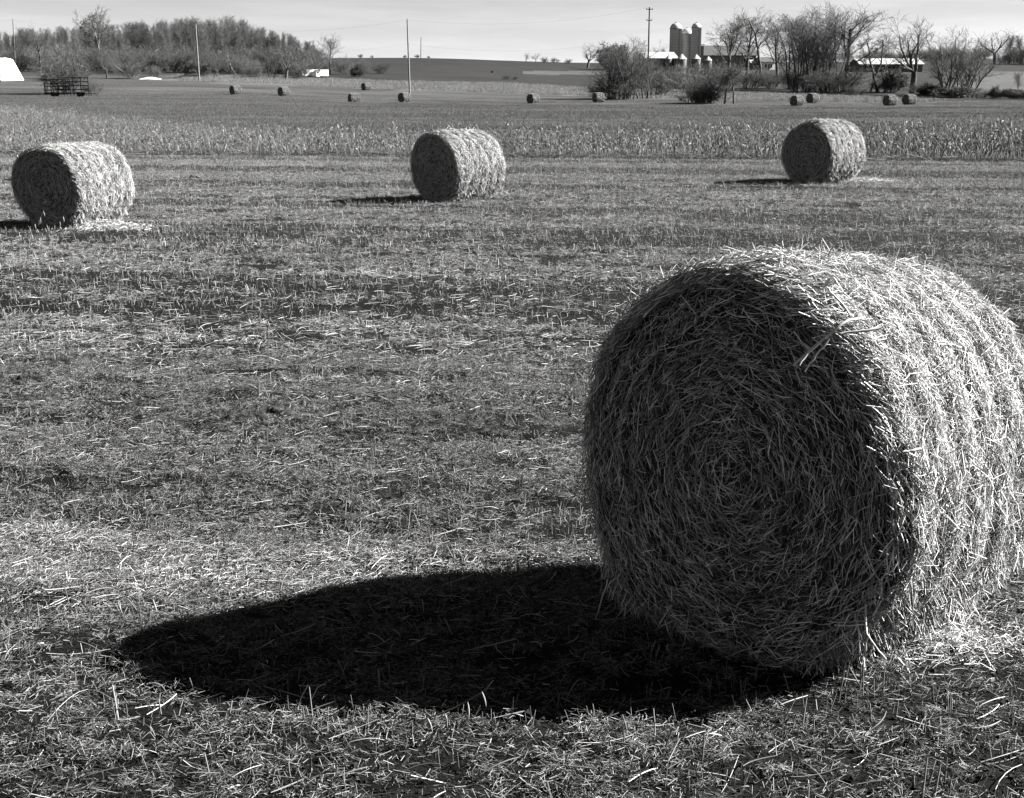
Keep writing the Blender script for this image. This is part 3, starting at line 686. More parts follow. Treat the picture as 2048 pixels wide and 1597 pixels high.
scatter('weed_strip', weeds, np.stack([x, d, gz(x, d)], 1), rots(m, 3), np.repeat(rng.uniform(.5, 1.2, m)[:, None], 3, 1), rng.integers(0, 5, m), 'pale strip of weeds crossing the far field', 'weeds')
n = 22000; d = 47+(220-47)*rng.random(n)**1.3; x = rng.uniform(-.5, .5, n)*d*1.1; k = rowv(x, d) > 50; x, d = x[k], d[k]; m = len(x)
scatter('field_stubble', short, np.stack([x, d, gz(x, d)], 1), rots(m, 3), np.repeat(rng.uniform(.6, 1.5, m)[:, None], 3, 1), rng.integers(0, 5, m), 'low even stubble of the field beyond the corn', 'stubble')
# ------------------------------------------------------------------ trees
def gen_tree(seed, kind, twig=.018):
    g = np.random.default_rng(seed)
    K = dict(
        tall=dict(stems=1, h=1.0, r=.019, lev=[dict(L=.62, n=7, jit=.05, up=.02, tap=.45), dict(c=11, st=.38, ang=.62, L=.55, n=6, jit=.10, up=.05, rr=.55, tap=.35), dict(c=7, st=.2, ang=.62, L=.45, n=4, jit=.13, up=.04, rr=.5, tap=.4), dict(c=6, st=.15, ang=.6, L=.5, n=3, jit=.15, up=.02, rr=.55, tap=.5), dict(c=4, st=.2, ang=.6, L=.55, n=2, jit=.2, up=0, rr=.6, tap=.5)]),
        vase=dict(stems=1, h=1.0, r=.036, lev=[dict(L=.30, n=5, jit=.04, up=.02, tap=.8), dict(c=5, st=.75, ang=.62, L=1.75, n=8, jit=.17, up=.09, rr=.62, tap=.3), dict(c=8, st=.25, ang=.65, L=.42, n=5, jit=.16, up=.06, rr=.5, tap=.4), dict(c=6, st=.2, ang=.65, L=.5, n=3, jit=.18, up=.02, rr=.55, tap=.5), dict(c=4, st=.2, ang=.6, L=.5, n=2, jit=.2, up=0, rr=.6, tap=.5)]),
        wood=dict(stems=1, h=1.0, r=.017, lev=[dict(L=.7, n=7, jit=.05, up=.03, tap=.4), dict(c=16, st=.12, ang=.45, L=.42, n=5, jit=.10, up=.13, rr=.5, tap=.35), dict(c=8, st=.2, ang=.6, L=.5, n=4, jit=.13, up=.05, rr=.5, tap=.45), dict(c=7, st=.15, ang=.6, L=.55, n=3, jit=.15, up=.03, rr=.6, tap=.5), dict(c=3, st=.3, ang=.5, L=.6, n=2, jit=.2, up=0, rr=.6, tap=.5)]),
        clump=dict(stems=7, h=.95, r=.012, lev=[dict(L=.75, n=7, jit=.08, up=.05, tap=.35), dict(c=9, st=.2, ang=.5, L=.45, n=5, jit=.12, up=.08, rr=.5, tap=.4), dict(c=7, st=.2, ang=.6, L=.5, n=4, jit=.15, up=.04, rr=.55, tap=.5), dict(c=5, st=.2, ang=.6, L=.55, n=2, jit=.18, up=.02, rr=.6, tap=.5)]),
        bush=dict(stems=16, h=.9, r=.010, lev=[dict(L=.7, n=6, jit=.14, up=.03, tap=.35), dict(c=8, st=.15, ang=.65, L=.5, n=4, jit=.18, up=.04, rr=.55, tap=.4), dict(c=6, st=.15, ang=.7, L=.5, n=3, jit=.2, up=.02, rr=.6, tap=.5), dict(c=4, st=.2, ang=.7, L=.55, n=2, jit=.2, up=0, rr=.6, tap=.6)]),
        gnarl=dict(stems=1, h=1.0, r=.02, lev=[dict(L=.8, n=10, jit=.28, up=.12, tap=.4), dict(c=7, st=.35, ang=.75, L=.42, n=6, jit=.3, up=.06, rr=.5, tap=.35), dict(c=6, st=.2, ang=.7, L=.45, n=4, jit=.25, up=.02, rr=.5, tap=.4), dict(c=5, st=.2, ang=.7, L=.5, n=3, jit=.25, up=0, rr=.6, tap=.5)]))[kind]
    lev = K['lev']; big = [[], [], [], []]; small = [[], [], [], []]; tips = []
    def branch(p, d, L, r, lv):
        c = lev[lv]; n = c['n']; st = L/n; nodes = [(p, d, r)]; tgt = big if lv == 0 or (lv == 1 and kind in ('tall', 'vase', 'gnarl')) else small
        rc = r
        for i_ in range(n):
            d = d+g.normal(0, c['jit'], 3)+np.array([0, 0, c['up']]); d = d/np.linalg.norm(d)
            q = p+d*st; r1 = max(r*(1-(i_+1)/n*(1-c['tap'])), MINR)
            tgt[0].append(p); tgt[1].append(q); tgt[2].append(max(rc, MINR)); tgt[3].append(r1)
            p, rc = q, r1; nodes.append((p, d, rc))
        if lv+1 < len(lev):
            e = lev[lv+1]; az = g.uniform(0, 6.28)
            for k in range(e['c']):
                t_ = e['st']+(1-e['st'])*(k+g.random())/e['c']; i_ = min(int(t_*n), n-1); f_ = t_*n-i_
                pa, da, ra = nodes[i_]; pb, db, rb = nodes[i_+1]; q = pa+(pb-pa)*f_
                az += 2.4+g.normal(0, .4); a = e['ang']*g.uniform(.6, 1.35)
                u = np.cross(db, [.1, .2, 1.]); u /= np.linalg.norm(u)+1e-6; w_ = np.cross(db, u)
                nd = db*math.cos(a)+(u*math.cos(az)+w_*math.sin(az))*math.sin(a)
                fall = 1.0 if lv else (1.15-.65*max(0, (t_-e['st']))/(1-e['st']+1e-6) if kind != 'vase' else 1.0)
                branch(q, nd, L*e['L']*g.uniform(.65, 1.2)*fall, (ra+(rb-ra)*f_)*e['rr']*g.uniform(.75, 1.05), lv+1)
        else: tips.append(p)
    MINR = twig/10.0
    for s_ in range(K['stems']):
        if K['stems'] == 1: p0 = np.zeros(3); d0 = np.array([g.normal(0, .03), g.normal(0, .03), 1.])
        else:
            a = g.uniform(0, 6.28); rr = (.10 if kind == 'clump' else .16)*math.sqrt(g.random()); p0 = np.array([rr*math.cos(a), rr*math.sin(a), 0]); sp = .22 if kind == 'clump' else .75
            d0 = np.array([math.cos(a)*sp*g.random()+g.normal(0, .1), math.sin(a)*sp*g.random()+g.normal(0, .1), 1.]); d0 /= np.linalg.norm(d0)
        p0[2] = -.015
        branch(p0, d0, lev[0]['L']*K['h']*(g.uniform(.6, 1.05) if K['stems'] > 1 else 1), K['r']*(g.uniform(.6, 1.1) if K['stems'] > 1 else 1), 0)
    A = prisms(big[0], big[1], big[2], big[3], 6); B = prisms(small[0], small[1], small[2], small[3], 3)
    top = max(A[0][:, 2].max(), B[0][:, 2].max()); A = (A[0]/top, A[1]); B = (B[0]/top, B[1]); tips = np.array(tips)/top
    return A, B, tips
def leafy(B, tips, n, size, g):
    t_ = tips[g.integers(0, len(tips), n)]+g.normal(0, .03, (n, 3)); a = nrm(g.normal(size=(n, 3))); b_ = nrm(np.cross(a, g.normal(size=(n, 3)))); s_ = g.uniform(.5, 1, (n, 1))*size
    V = np.stack([t_-a*s_, t_-b_*s_*.6, t_+a*s_, t_+b_*s_*.6], 1).reshape(-1, 3); Q = np.arange(4*n).reshape(-1, 4)
    return V, Q
TP = {}
def proto(key, kind, seed, twig, pale=False, leaves=0, lsize=.012):
    A, B, tips = gen_tree(seed, kind, twig)
    d = dict(trunk=mesh_np('trunk', *A, M['palebark' if pale else 'bark']), crown=mesh_np('crown', *B, M['paletwig' if pale else 'twig']))
    if leaves: d['leaves'] = mesh_np('leaves', *leafy(B, tips, leaves, lsize, np.random.default_rng(seed)), M['leaf'])
    TP[key] = d
for k in range(5): proto('wood%d' % k, 'wood', 100+k, .009)
for k in range(3): proto('tall%d' % k, 'tall', 140+k, .009)
for k in range(2): proto('vase%d' % k, 'vase', 160+k, .011)
for k in range(3): proto('clump%d' % k, 'clump', 180+k, .008, leaves=120, lsize=.008)
for k in range(3): proto('bush%d' % k, 'bush', 200+k, .015, leaves=250, lsize=.014)
for k in range(2): proto('dense%d' % k, 'bush', 220+k, .035, leaves=5000, lsize=.030)
proto('gnarl0', 'gnarl', 240, .022); proto('gnarl1', 'gnarl', 241, .022)
proto('pale0', 'tall', 260, .018, pale=True)
def tree(key, px, d, top, label, group=None, wide=1.0, name='bare_tree', cat='tree', rz=None, sink=.1, base=None, tilt=0):
    x, y, z = at(px, d)
    h = max(z_of(top, d)-z, .4)+sink
    o = empty(name, (x, y, z-sink), rng.uniform(0, 6.28) if rz is None else rz, (h*wide, h*wide, h)); tag(o, label, cat, group)
    if tilt: o.rotation_euler.y = tilt
    for k, m_ in TP[key].items():
        c = link(k, m_, o)
        if k == 'leaves': c['kind'] = 'stuff'
    return o
# the wood on the left: skyline read off tree by tree
sky_x = [-120, 0, 60, 100, 150, 200, 250, 300, 350, 400, 450, 490, 520, 560, 600, 640]
sky_y = [60, 58, 52, 48, 46, 44, 40, 35, 32, 29, 26, 30, 45, 57, 68, 82]
k = 0
for d, step, dy in ((355, 17, 10), (385, 15, 0), (420, 16, 3)):
    for px in np.arange(-110+d*.13 % 9, 640, step):
        p = px+rng.normal(0, 4); tp = np.interp(p, sky_x, sky_y)+dy+abs(rng.normal(0, 5))
        tree('wood%d' % rng.integers(0, 5), p, d+rng.normal(0, 6), tp, 'slender bare tree massed with others in the far wood', 'bare trees of the far wood', wide=rng.uniform(.6, 1.15))
for px in np.arange(-100, 645, 9):                       # undergrowth along the wood's foot
    tree('bush%d' % rng.integers(0, 3), px+rng.normal(0, 5), 335+rng.normal(0, 12), rng.uniform(84, 112), 'bare shrub in the undergrowth at the foot of the far wood', 'shrubs at the foot of the wood', wide=rng.uniform(1.0, 1.5), name='bare_shrub', cat='shrub')
tree('pale0', 207, 345, 9, 'tall pale-barked bare tree rising clear above the far wood', wide=.85)
tree('tall0', 80, 300, 38, 'thin bare tree at the edge of the wood behind the rack wagon')
tree('tall1', 660, 330, 64, 'lone small bare tree beyond the end of the wood', wide=1.1)
tree('vase0', 213, 272, 92, 'pale slender bare tree with low forked limbs before the wood', wide=.8)
for px, d, tp, key, w_, lab in [(140, 200, 72, 'clump0', 1.25, 'loose tall bare bush growing behind the iron rack wagon'), (128, 198, 98, 'bush2', 1.1, 'thick dark bush close behind the rails of the iron rack wagon'), (180, 192, 150, 'bush1', 1.2, 'low twiggy bush at the end of the iron rack wagon'),
        (20, 275, 128, 'bush0', 1.3, 'dark scrub by the white sheeted stack'), (115, 268, 118, 'bush2', 1.5, 'brown scrub behind the two old bales'), (262, 272, 112, 'bush1', 1.2, 'thin scrub in front of the leaning beam'),
        (-2, 250, 112, 'gnarl0', 1, 'small crooked bare tree against the white sheeted stack'),
        (310, 280, 126, 'bush0', 1.3, 'low mound of brambles beside the white sheet on the grass'), (400, 276, 118, 'dense0', 1.2, 'dark evergreen shrub at the foot of a power pole by fallen limbs'), (430, 278, 100, 'clump1', 1.1, 'leafy bare bush in the hedgerow beside the dark evergreen shrub'),
        (475, 282, 95, 'gnarl1', 1.0, 'hedgerow tree with a short leaning trunk'), (505, 280, 118, 'bush1', 1.2, 'low dark brambles under the hedgerow trees'),
        (540, 285, 84, 'clump2', 1.2, 'many-stemmed hedgerow tree before the wood'), (572, 285, 86, 'vase1', 1.1, 'spreading hedgerow tree with a dark bent trunk'), (600, 290, 112, 'bush2', 1.3, 'bare scrub beside the pale parked trucks'),
        (690, 330, 106, 'bush0', 1.1, 'dark scrub beyond the pale parked trucks'), (725, 335, 112, 'bush1', 1.1, 'rounded dark scrub along the hill hedge'), (760, 340, 120, 'bush2', 1.2, 'low dark scrub thinning out along the hill hedge'),
        (715, 318, 128, 'dense1', 1.1, 'low dark evergreen scrub at the ploughed edge')]:
    o = tree(key, px, d, tp, lab, None, w_, 'hedgerow_bush' if 'bush' in lab or 'scrub' in lab or 'shrub' in lab or 'bramble' in lab else 'bare_tree', 'bush' if ('bush' in lab or 'scrub' in lab or 'shrub' in lab or 'bramble' in lab) else 'tree')
# crest of the hill
for px, d, tp, key, w_, lab in [(1052, 600, 104, 'vase0', 1.2, 'small round bare tree on the bare hill crest'), (1072, 600, 105, 'vase1', 1.2, 'second small bare tree on the bare hill crest, next to scrub'), (1090, 610, 112, 'bush0', 1.4, 'low scrub beside the two crest trees'), (1110, 612, 114, 'bush1', 1.5, 'line of low scrub along the hill crest'),
        (810, 640, 109, 'bush0', 1.3, 'distant scrub on the hilltop behind the tall pale pole'), (835, 640, 108, 'bush1', 1.3, 'distant scrub on the hilltop at the small far pole'), (858, 640, 111, 'bush0', 1.4, 'last distant scrub on the hilltop beyond the small far pole'), (722, 640, 107, 'bush1', 1.2, 'distant scrub on the hilltop behind the hill hedge'), (745, 640, 110, 'bush0', 1.3, 'small distant scrub on the hilltop'),
        (1135, 600, 116, 'bush0', 1.6, 'low scrub line between the crest trees and the farm'), (985, 380, 141, 'dense1', 1.0, 'sapling tuft alone on the ploughed slope'), (1012, 330, 145, 'bush0', 1.6, 'dark bramble patch alone on the ploughed field'), (1030, 330, 150, 'bush1', 1.4, 'pale end of the bramble patch on the ploughed field')]:
    tree(key, px, d, tp, lab, None, w_, 'crest_scrub' if 'tree' not in lab.split(' on ')[0] else 'bare_tree', 'tree' if 'bare tree' in lab else 'scrub')
# trees round the farm and the brook on the right
R_ = [('vase1', 1175, 500, 90, 'round bare tree beyond the brushy clump on the hill shoulder', 1.1), ('dense0', 1222, 470, 82, 'dark rounded evergreen behind the brushy clump', .85),
      ('clump0', 1228, 222, 84, 'tall brushy clump of bare stems, leaning out over dark brambles', 1.0), ('clump1', 1262, 220, 72, 'dense many-stemmed brush at the heart of the tall clump', 1.0), ('clump2', 1292, 224, 82, 'brush with leaning stems at the farm side of the tall clump', 1.0),
      ('bush0', 1205, 224, 150, 'dark low brambles under the tall brushy clump', 1.8), ('bush1', 1240, 219, 140, 'thick brambles between the stems of the tall clump', 1.6), ('bush1', 1316, 235, 120, 'grey twiggy bush below the open shed', 1.2),
      ('dense1', 1345, 290, 133, 'black-leaved shrub below the grain bins', 1.0), ('bush2', 1395, 280, 118, 'grey thicket below the barn wall', 1.3), ('bush0', 1430, 270, 116, 'grey thicket at the foot of the tall forked tree', 1.3), ('gnarl0', 1367, 240, 128, 'small pale crooked tree below the grain bins', .8),
      ('bush2', 1405, 190, 128, 'wide dark bush standing forward in the field', 1.15), ('bush0', 1388, 192, 172, 'low skirt of weeds round the forward bush', 2.2), ('dense0', 1418, 191, 165, 'black evergreen heart of the forward bush', 1.2), ('tall2', 1452, 189, 122, 'thin young tree beside the forward bush, nearer to it', .9), ('tall1', 1470, 188, 120, 'thin young tree beside the forward bush, its outer neighbour', .9),
      ('tall0', 1462, 300, 14, 'tall forked bare tree in front of the barn roof', 1.0), ('tall1', 1493, 305, 13, 'tall straight bare tree at the barn gable', .9), ('gnarl0', 1526, 285, 38, 'thin crooked bare tree in front of the white house', .8), ('tall2', 1556, 280, 30, 'slim bare tree between the white house and the thick clump', .8),
      ('bush1', 1500, 270, 128, 'grey brush along the ditch below the barn', 1.4), ('bush2', 1545, 268, 138, 'dark brush along the ditch below the white house', 1.5),
      ('clump0', 1590, 258, 22, 'leafy many-stemmed tree at the near edge of the thick clump', .85), ('clump1', 1622, 252, 6, 'tallest many-stemmed tree of the thick clump', .75), ('clump2', 1655, 250, 12, 'dense many-stemmed tree in the middle of the thick clump', .8), ('tall1', 1690, 252, 2, 'broad bare tree rising over the end of the thick clump', 1.2), ('tall0', 1642, 262, 8, 'bare tree standing behind the thick clump', 1.0), ('tall2', 1606, 264, 14, 'slim bare tree rising inside the thick clump', .9),
      ('bush0', 1600, 250, 128, 'dark brush at the foot of the thick clump', 1.5), ('bush1', 1640, 246, 132, 'brush tangled round the stems of the thick clump', 1.5), ('bush2', 1685, 248, 128, 'brush with pale twigs ending the thick clump', 1.4), ('bush0', 1715, 240, 168, 'pale grass and twigs spilling from the thick clump', 2.4),
      ('gnarl1', 1742, 252, 72, 'crooked thin tree with a kinked stem before the long white shed', .75), ('gnarl0', 1757, 252, 78, 'second crooked tree, twisting out from the dark round shrub', .75), ('dense0', 1788, 250, 132, 'dark round evergreen shrub before the long white shed', .85),
      ('vase0', 1827, 246, 24, 'big forked bare tree with a thick trunk before the long white shed', .95), ('bush1', 1850, 240, 158, 'dark brambles at the foot of the big forked tree', 2.0), ('dense1', 1865, 238, 165, 'black brambles along the brook', 2.0), ('bush2', 1765, 252, 155, 'dark brambles under the crooked trees', 1.8),
      ('clump1', 1900, 236, 50, 'wide bushy bare tree beyond the big forked tree', 1.0), ('clump2', 1935, 233, 70, 'leaning bushy bare tree at the open end of the brook', 1.1), ('gnarl1', 1925, 228, 120, 'low dark branch-tangled tree leaning over the brook', 1.2), ('dense0', 1915, 228, 170, 'black shrubs under the leaning tree', 2.4),
      ('dense1', 1992, 225, 171, 'small dark shrub on the open bank of the brook', 1.0), ('bush1', 1965, 226, 176, 'low scrub between two dark shrubs on the bank', 2.0), ('dense0', 2025, 222, 176, 'low dark shrub beside the bare sapling', 1.8), ('tall2', 2040, 222, 142, 'thin bare sapling on the bank of the brook', .6), ('dense1', 2070, 220, 176, 'low dark shrub past the bare sapling', 2),
      ('vase1', 1987, 520, 60, 'single bare tree on the skyline next to the far copse', 1.0)]
for key, px, d, tp, lab, w_ in R_:
    bushy = key[:4] in ('bush', 'dens')
    tree(key, px, d, tp-(0 if bushy else 5), lab, None, w_*(1.1 if bushy else 1.3), 'wild_bush' if bushy else 'bare_tree', 'bush' if bushy else 'tree')
for k, px in enumerate(np.arange(2006, 2130, 11)):
    tree(('wood%d' % (k % 5)) if k % 2 else 'bush%d' % (k % 3), px, 505+rng.normal(0, 8), rng.uniform(64, 76) if k % 2 else rng.uniform(78, 92), 'dark bare tree of the copse on the skyline', 'copse on the skyline', 1.2)
for px in list(np.arange(1740, 1975, 13)):
    tree('bush%d' % rng.integers(0, 3), px+rng.normal(0, 3), 640+rng.normal(0, 10), rng.uniform(88, 106), 'faint distant bare thicket on the ridge behind the long white shed', 'distant thickets on the ridge', 1.3, 'distant_thicket', 'thicket')
for px in (1560, 1585, 1610, 1640, 1665, 1700, 1720):
    tree('bush%d' % rng.integers(0, 3), px+rng.normal(0, 3), 640, rng.uniform(94, 108), 'faint distant bare thicket behind the thick clump', 'distant thickets behind the clump', 1.3, 'distant_thicket', 'thicket')
for px, tp in ((1310, 100), (1325, 96), (1270, 100)):
    tree('wood%d' % rng.integers(0, 5), px, 560, tp, 'small bare tree behind the farm shed', 'trees behind the farm shed', 1.2)

# ------------------------------------------------------------------ farm
def part(name, arr, mt, parent, smooth=False): return link(name, mesh_np(name, *arr, M[mt], smooth), parent)
def silo(px, d, width, top, mt, label, hoops=True):
    x, y, z = at(px, d); R = width/F*d/2/1.0; H = z_of(top, d)-z; o = empty('farm_silo', (x, y, z)); tag(o, label, 'silo', 'silos of the farm')
    hb = H-R*.95
    shaft = part('shaft', lathe([(R, -1), (R, hb)], 32), mt, o, True)
    t_ = np.linspace(0, np.pi/2, 8); dome = part('dome', lathe([(R*1.02*math.cos(a)+.001, hb+R*.95*math.sin(a)) for a in t_], 32), 'dome', o, True)
    part('dome_rim', lathe([(R*1.0, hb-.15), (R*1.05, hb-.1), (R*1.05, hb+.08), (R*1.0, hb+.12)], 32), 'hoop', dome)
    part('vent_cap', lathe([(.35, H-.05), (.35, H+.2), (.001, H+.35)], 10), 'hoop', dome)
    if hoops:
        hm = mesh_np('hoop', *lathe([(R, -.035), (R+.03, 0), (R, .035)], 32), M['hoop'])
        zz = .8
        while zz < hb-.3:
            c = link('hoop', hm, shaft); c.location.z = zz; zz += .95
    part('chute', boxes([(R*.72, -R*.85, hb/2, .7, .7, hb)]), mt, o)
    return o
silo(1349, 470, 23, 46, 'conc', 'tall silo with a patched dome beside the shorter dark silo')
silo(1371, 474, 22, 57, 'darkconc', 'shorter dark silo between two taller ones')
silo(1389.5, 462, 18.5, 46, 'conc', 'slim tall silo with bright dome beside the barn roof')
def gable(name, px, d, wpx, eave, ridge, depth, rz, roofm, wallm, label, cat, base=None, over=.5, extra=None):
    x, y, z = at(px, d); Wd = wpx/F*d; ze = z_of(eave, d)-z; zr = z_of(ridge, d)-z; o = empty(name, (x, y, z), rz); tag(o, label, cat)
    w = Wd/2; dp = depth
    V = np.array([[-w, 0, -1], [w, 0, -1], [w, 0, ze], [-w, 0, ze], [-w, dp, -1], [w, dp, -1], [w, dp, ze], [-w, dp, ze], [-w, dp/2, zr-.05], [w, dp/2, zr-.05]], float)
    me_ = bpy.data.meshes.new('wall'); me_.from_pydata(V.tolist(), [], [(0, 1, 2, 3), (5, 4, 7, 6), (1, 5, 6, 9, 2), (4, 0, 3, 8, 7)]); me_.materials.append(M[wallm]); link('wall', me_, o)
    for sgn in (0, 1):
        y0 = -over if sgn == 0 else dp+over; e = (zr-ze)/(dp/2)*over; th = .18
        q = np.array([[-w-over, y0, ze-e], [w+over, y0, ze-e], [w+over, dp/2, zr], [-w-over, dp/2, zr]])
        V2 = np.concatenate([q, q+np.array([0, 0, th])]); f = np.array([[0, 1, 2, 3], [4, 7, 6, 5], [0, 4, 5, 1], [1, 5, 6, 2], [2, 6, 7, 3], [3, 7, 4, 0]])
        part('roof_slope', (V2, f), roofm, o)
    for (nm, cx, cz, sx, sz, mt_) in (extra or []):
        part(nm, boxes([(cx*Wd, -.03, cz*ze, sx*Wd, .12, sz*ze)]), mt_, o)
    return o
gable('barn', 1455, 480, 108, 111, 91.5, 16, 0, 'greyroof', 'wall', 'big old barn with long grey roof behind the bare trees', 'barn',
      extra=[('door', -.42, .28, .09, .5, 'dark'), ('door', -.18, .25, .08, .45, 'dark'), ('board_door', -.30, .72, .12, .35, 'wall'), ('window', .1, .6, .03, .18, 'dark'), ('window', .3, .6, .03, .18, 'dark')])
gable('open_shed', 1322, 440, 62, 117, 105, 14, .12, 'tin', 'wall', 'low open shed with bright tin roof beside the silos', 'shed', extra=[('bay_opening', .12, .45, .12, .9, 'dark'), ('bay_opening', .33, .45, .13, .9, 'dark')])
gable('white_house', 1537, 430, 26, 124, 116, 7, .25, 'greyroof', 'white', 'small white farmhouse behind the thin crooked tree', 'house', extra=[('window', -.25, .5, .12, .4, 'glass'), ('window', .2, .5, .12, .4, 'glass'), ('door', 0, .35, .1, .65, 'dark')])
gable('farm_annex', 1514, 432, 22, 126, 121, 5, 0, 'tin', 'wall', 'low annex with bright eave joined to the farmhouse yard', 'shed', extra=[('window', -.1, .5, .3, .4, 'glass')])
gable('poultry_shed', 1782, 400, 120, 129, 118, 13, 0, 'tin', 'wall', 'long low shed with brilliant white roof behind the forked tree', 'shed', extra=[('window', a, .6, .025, .35, 'dark') for a in np.linspace(-.42, .42, 12)])
x, y, z = at(1401, 478); o = empty('roof_hut', (x, y, z)); tag(o, 'small dark feed hut wedged between slim silo and barn', 'hut')
zt = z_of(91, 478)-z; part('wall', boxes([(0, 0, zt/2-.2, 1.5, 1.5, zt)]), 'wall', o); part('roof', boxes([(0, 0, zt+.2, 2.0, 2.0, .25)]), 'tin', o)
for px, d, wpx, ap, ev, lab in [(1336, 425, 14, 110, 118, 'small grain bin with dull cone roof under the tin shed'), (1362, 425, 21, 108, 118.5, 'widest grain bin in front of the dark silo'), (1391, 420, 19, 109, 118, 'grain bin with bright cone roof below the slim silo'), (1415, 418, 16, 113, 121, 'grain bin with bright cone roof in front of the barn wall')]:
    x, y, z = at(px, d); R = wpx/F*d/2; ze = z_of(ev, d)-z; za = z_of(ap, d)-z; o = empty('grain_bin', (x, y, z)); tag(o, lab, 'grain bin', 'grain bins of the farm')
    drum = part('drum', lathe([(R*.93, -.5), (R*.93, ze)], 20), 'wall', o, True); cone = part('cone_roof', lathe([(R*1.03, ze-.05), (R*.1, za-.05), (.001, za)], 20), 'tin', o)
    part('lid', lathe([(R*.14, za-.15), (R*.14, za+.12), (.001, za+.2)], 10), 'hoop', cone)
    rm = mesh_np('rib', *lathe([(R*.93, -.04), (R*.95, 0), (R*.93, .04)], 20), M['hoop'])
    for q in range(1, 4): link('rib', rm, drum).location.z = ze*q/4

# ------------------------------------------------------------------ poles and wires
def pole(px, d, top, base_px, label, mt='pole', arms=False):
    x, y, z = at(base_px, d); zt = z_of(top, d); xt = (px-1024)/F*d/ray(0, top)[1]
    o = empty('utility_pole', (x, y, z)); tag(o, label, 'pole', 'utility poles'); dx = xt-x; H = zt-z
    part('shaft', tube([(0, 0, -.5), (dx*.5, 0, H*.5), (dx, 0, H)], [.17, .15, .12], 8), mt, o, True)
    arr = []
    if arms:
        for h_, w_ in ((H-.35, .6), (H-2.2, .5)):
            arm = part('crossarm', boxes([(dx, -.18, h_, 2*w_, .1, .12)]), mt, o)
            for s_ in (-1, 1): part('insulator', lathe([(.05, 0), (.06, .12), (.03, .2), (.001, .22)], 8), 'hoop', arm).location = (dx+s_*w_*.9, -.18, h_+.06)
    else:
        part('insulator', lathe([(.05, 0), (.06, .15), (.03, .25), (.001, .27)], 8), 'hoop', o).location = (dx, 0, H)
        part('bracket', boxes([(dx*.55, -.17, H*.68, .12, .16, .3)]), 'hoop', o)
    return Vector((xt, y, zt)), Vector((x+dx*.68, y, z+H*.68))
P = [pole(26, 300, 40, 31, 'dark-topped pole by the white sheeted stack'), pole(391, 262, 49, 398, 'pale pole standing in front of the wood'), pole(814.5, 232, 40, 819, 'tall pale pole alone at the foot of the bare hill'), pole(1299, 230, 15, 1296, 'tall dark pole with crossarms beside the brushy clump', 'darkpole', True)]
pole(842, 560, 75, 842, 'tiny far pole on the bare hilltop', 'darkpole')
def wire(a, b_, sag, label):
    t_ = np.linspace(0, 1, 25); a = np.array(a); b_ = np.array(b_); p = a+(b_-a)*t_[:, None]; p[:, 2] -= sag*4*t_*(1-t_)
    tag(link('overhead_wire', mesh_np('overhead_wire', *tube(p, np.full(25, .008), 4), M['wire'])), label, 'wire', 'overhead wires')
names = ['white sheeted stack and the pole before the wood', 'pole before the wood and the tall pale pole', 'tall pale pole and the dark crossarm pole']
P0 = (P[0][0]+(P[0][0]-P[1][0]), P[0][1]+(P[0][1]-P[1][1]))
for i_ in range(3):
    wire(P[i_][0], P[i_+1][0], 1.6, 'upper wire strung between the '+names[i_]); wire(P[i_][1], P[i_+1][1], 1.8, 'lower wire strung between the '+names[i_])
wire(P0[0], P[0][0], 1.5, 'upper wire running off past the white sheeted stack'); wire(P0[1], P[0][1], 1.5, 'lower wire running off past the white sheeted stack')

# ------------------------------------------------------------------ yard clutter on the left
x, y, z = at(-20, 262); wd = 90/F*262
prof = [(-1.0, 0), (-.55, .95), (-.1, 1.0), (.1, .95), (1.0, 0)]; H = z_of(116, 262)-z
ys = np.linspace(0, 5, 9); V = []
for j_, yq in enumerate(ys):
    f = 1 if 0 < j_ < 8 else .96
    for (a, b_) in prof: V.append((a*wd/2*f+rng.normal(0, .06), yq+rng.normal(0, .05), b_*H*f+rng.normal(0, .05) if b_ else -.1))
n = len(prof); Q = [[j_*n+i_, j_*n+i_+1, (j_+1)*n+i_+1, (j_+1)*n+i_] for j_ in range(8) for i_ in range(n-1)]
me_ = bpy.data.meshes.new('sheeted_stack'); me_.from_pydata(V, [], [q[::-1] for q in Q]+[list(range(n)), list(range(8*n, 9*n))[::-1]]); me_.materials.append(M['tarp'])
o = link('sheeted_stack', me_); o.location = (x, y, z); o.rotation_euler.z = -.75; tag(o, 'stack under a brilliant white plastic sheet at the field edge', 'stack')
# rack wagon
x, y, z = at(127, 184); o = empty('rack_wagon', (x, y, z), .10); tag(o, 'dark iron rack wagon with open rails parked at the field edge', 'wagon')
LW, HW = 5.6, 2.35
part('floor', boxes([(0, 1.1, .55, LW, 2.2, .12)]), 'rust', o)
for yy_ in (0, 2.2):
    hh = HW if yy_ == 0 else HW+.25
    x0 = -LW/2 if yy_ == 0 else -LW/2+1.4; x1 = .75 if yy_ == 0 else LW/2
    for zz in np.linspace(.45, hh, 5): part('rail', boxes([((x0+x1)/2, yy_, zz, x1-x0, .07, .11)]), 'rust', o)
    for xx_ in np.linspace(x0, x1, 5): part('post', boxes([(xx_, yy_+.06, hh/2+.15, .11, .07, hh-.1)]), 'rust', o)
    part('brace', prisms([(x0, yy_-.05, HW*.9)], [(x0+2.2, yy_-.05, .5)], [.05], [.05], 4), 'rust', o)
for yy_ in (.5, 1.1, 1.7): part('end_rail', boxes([(-LW/2, yy_, 1.4, .08, .06, 1.9)]), 'rust', o)
wm = lathe([(.001, -.09), (.3, -.09), (.36, -.05), (.36, .05), (.3, .09), (.001, .09)], 18); wv = wm[0][:, [0, 2, 1]]
for sx in (-1.7, 1.9):
    for yy_ in (.15, 2.05):
        c = part('wheel', (wv, wm[1]), 'rubber', o, True); c.location = (sx, yy_, .34)
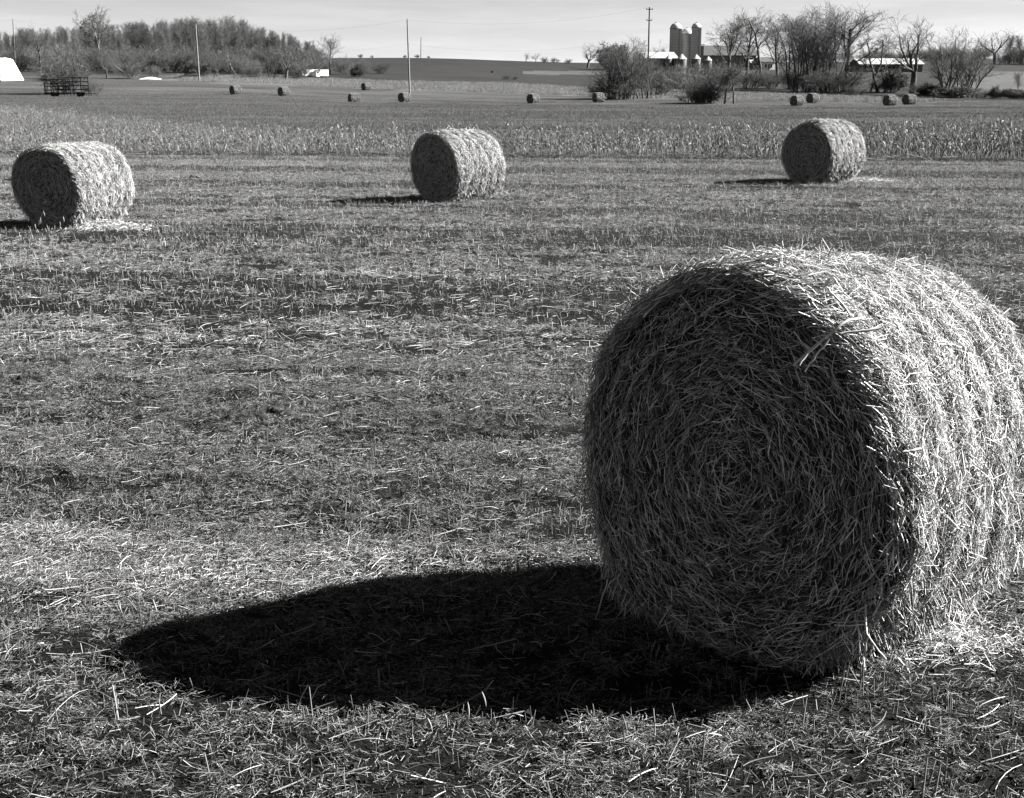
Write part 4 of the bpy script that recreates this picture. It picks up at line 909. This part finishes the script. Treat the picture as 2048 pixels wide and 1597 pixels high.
part('drawbar', prisms([(LW/2, 1.1, .5)], [(LW/2+1.4, 1.1, .35)], [.06], [.05], 5), 'rust', o)
for px, d, yaw, lab in [(84, 258, 1.6, 'old pale bale lying before the brown scrub'), (104, 240, .5, 'old grey bale standing just behind the rack wagon')]:
    x, y, z = at(px, d); put_bale(far_ms, [], x, y, yaw, 1.0, lab, 'old bales in the yard', .05)
x, y, z = at(300, 266); n = 14
gxx, gyy = np.meshgrid(np.linspace(-2.2, 2.2, n), np.linspace(-.8, .8, 6)); hz = (.25+.3*fbm(gxx*1.3, gyy*1.3, 9))*np.clip(1.2-np.abs(gxx)/2.2, .1, 1); hz[0] = hz[-1] = 0; hz[:, 0] = hz[:, -1] = 0
V = np.stack([gxx.ravel(), gyy.ravel(), hz.ravel()+.05], 1); Q = np.array([[j_*n+i_, j_*n+i_+1, (j_+1)*n+i_+1, (j_+1)*n+i_] for j_ in range(5) for i_ in range(n-1)])
o = link('crumpled_sheet', mesh_np('crumpled_sheet', V, Q, M['tarp'])); o.location = (x, y, z); tag(o, 'crumpled white plastic sheet lying on the grass', 'sheet')
def branchlog(px, d, pts, r, label, mt='palebark'):
    x, y, z = at(px, d); o = link('fallen_limb', mesh_np('fallen_limb', *tube(pts, np.linspace(r, r*.45, len(pts)), 6), M[mt], True)); o.location = (x, y, z); tag(o, label, 'limb')
branchlog(395, 268, [(0, 0, .9), (-2, 0, .9), (-3.5, .2, .4), (-5.5, .3, .25)], .14, 'long pale fallen limb before the evergreen shrub')
branchlog(392, 268, [(0, .2, 1.6), (-1.0, .2, 1.7), (-2.0, .3, .9), (-4.8, .4, .1)], .11, 'forked pale fallen limb propped over the longer one')
branchlog(257, 270, [(0, 0, .6), (-1.2, 0, 1.5), (-2.8, 0, 2.7)], .16, 'pale leaning beam sticking up from scrub')
def truck(px, d, Lg, label, rz=0):
    x, y, z = at(px, d); o = empty('parked_truck', (x, y, z), rz); tag(o, label, 'truck', 'parked trucks')
    part('box_body', boxes([(Lg*.14, 0, 1.35, Lg*.68, 2.0, 1.35)]), 'white', o); part('cab', boxes([(-Lg*.36, 0, 1.1, Lg*.26, 1.9, 1.1)]), 'white', o)
    part('window', boxes([(-Lg*.37, -.96, 1.35, Lg*.13, .05, .4)]), 'glass', o); part('chassis', boxes([(0, 0, .5, Lg*.95, 1.4, .22)]), 'rust', o)
    for sx in (-.34, .32):
        for sy in (-.85, .85): part('wheel', (wv, wm[1]), 'rubber', o, True).location = (Lg*sx, sy, .36)
truck(616, 298, 4.2, 'pale box truck parked by the bare scrub', .7); truck(640, 298, 3.6, 'pale small truck parked next to the dark shrub on the hill side', .8)
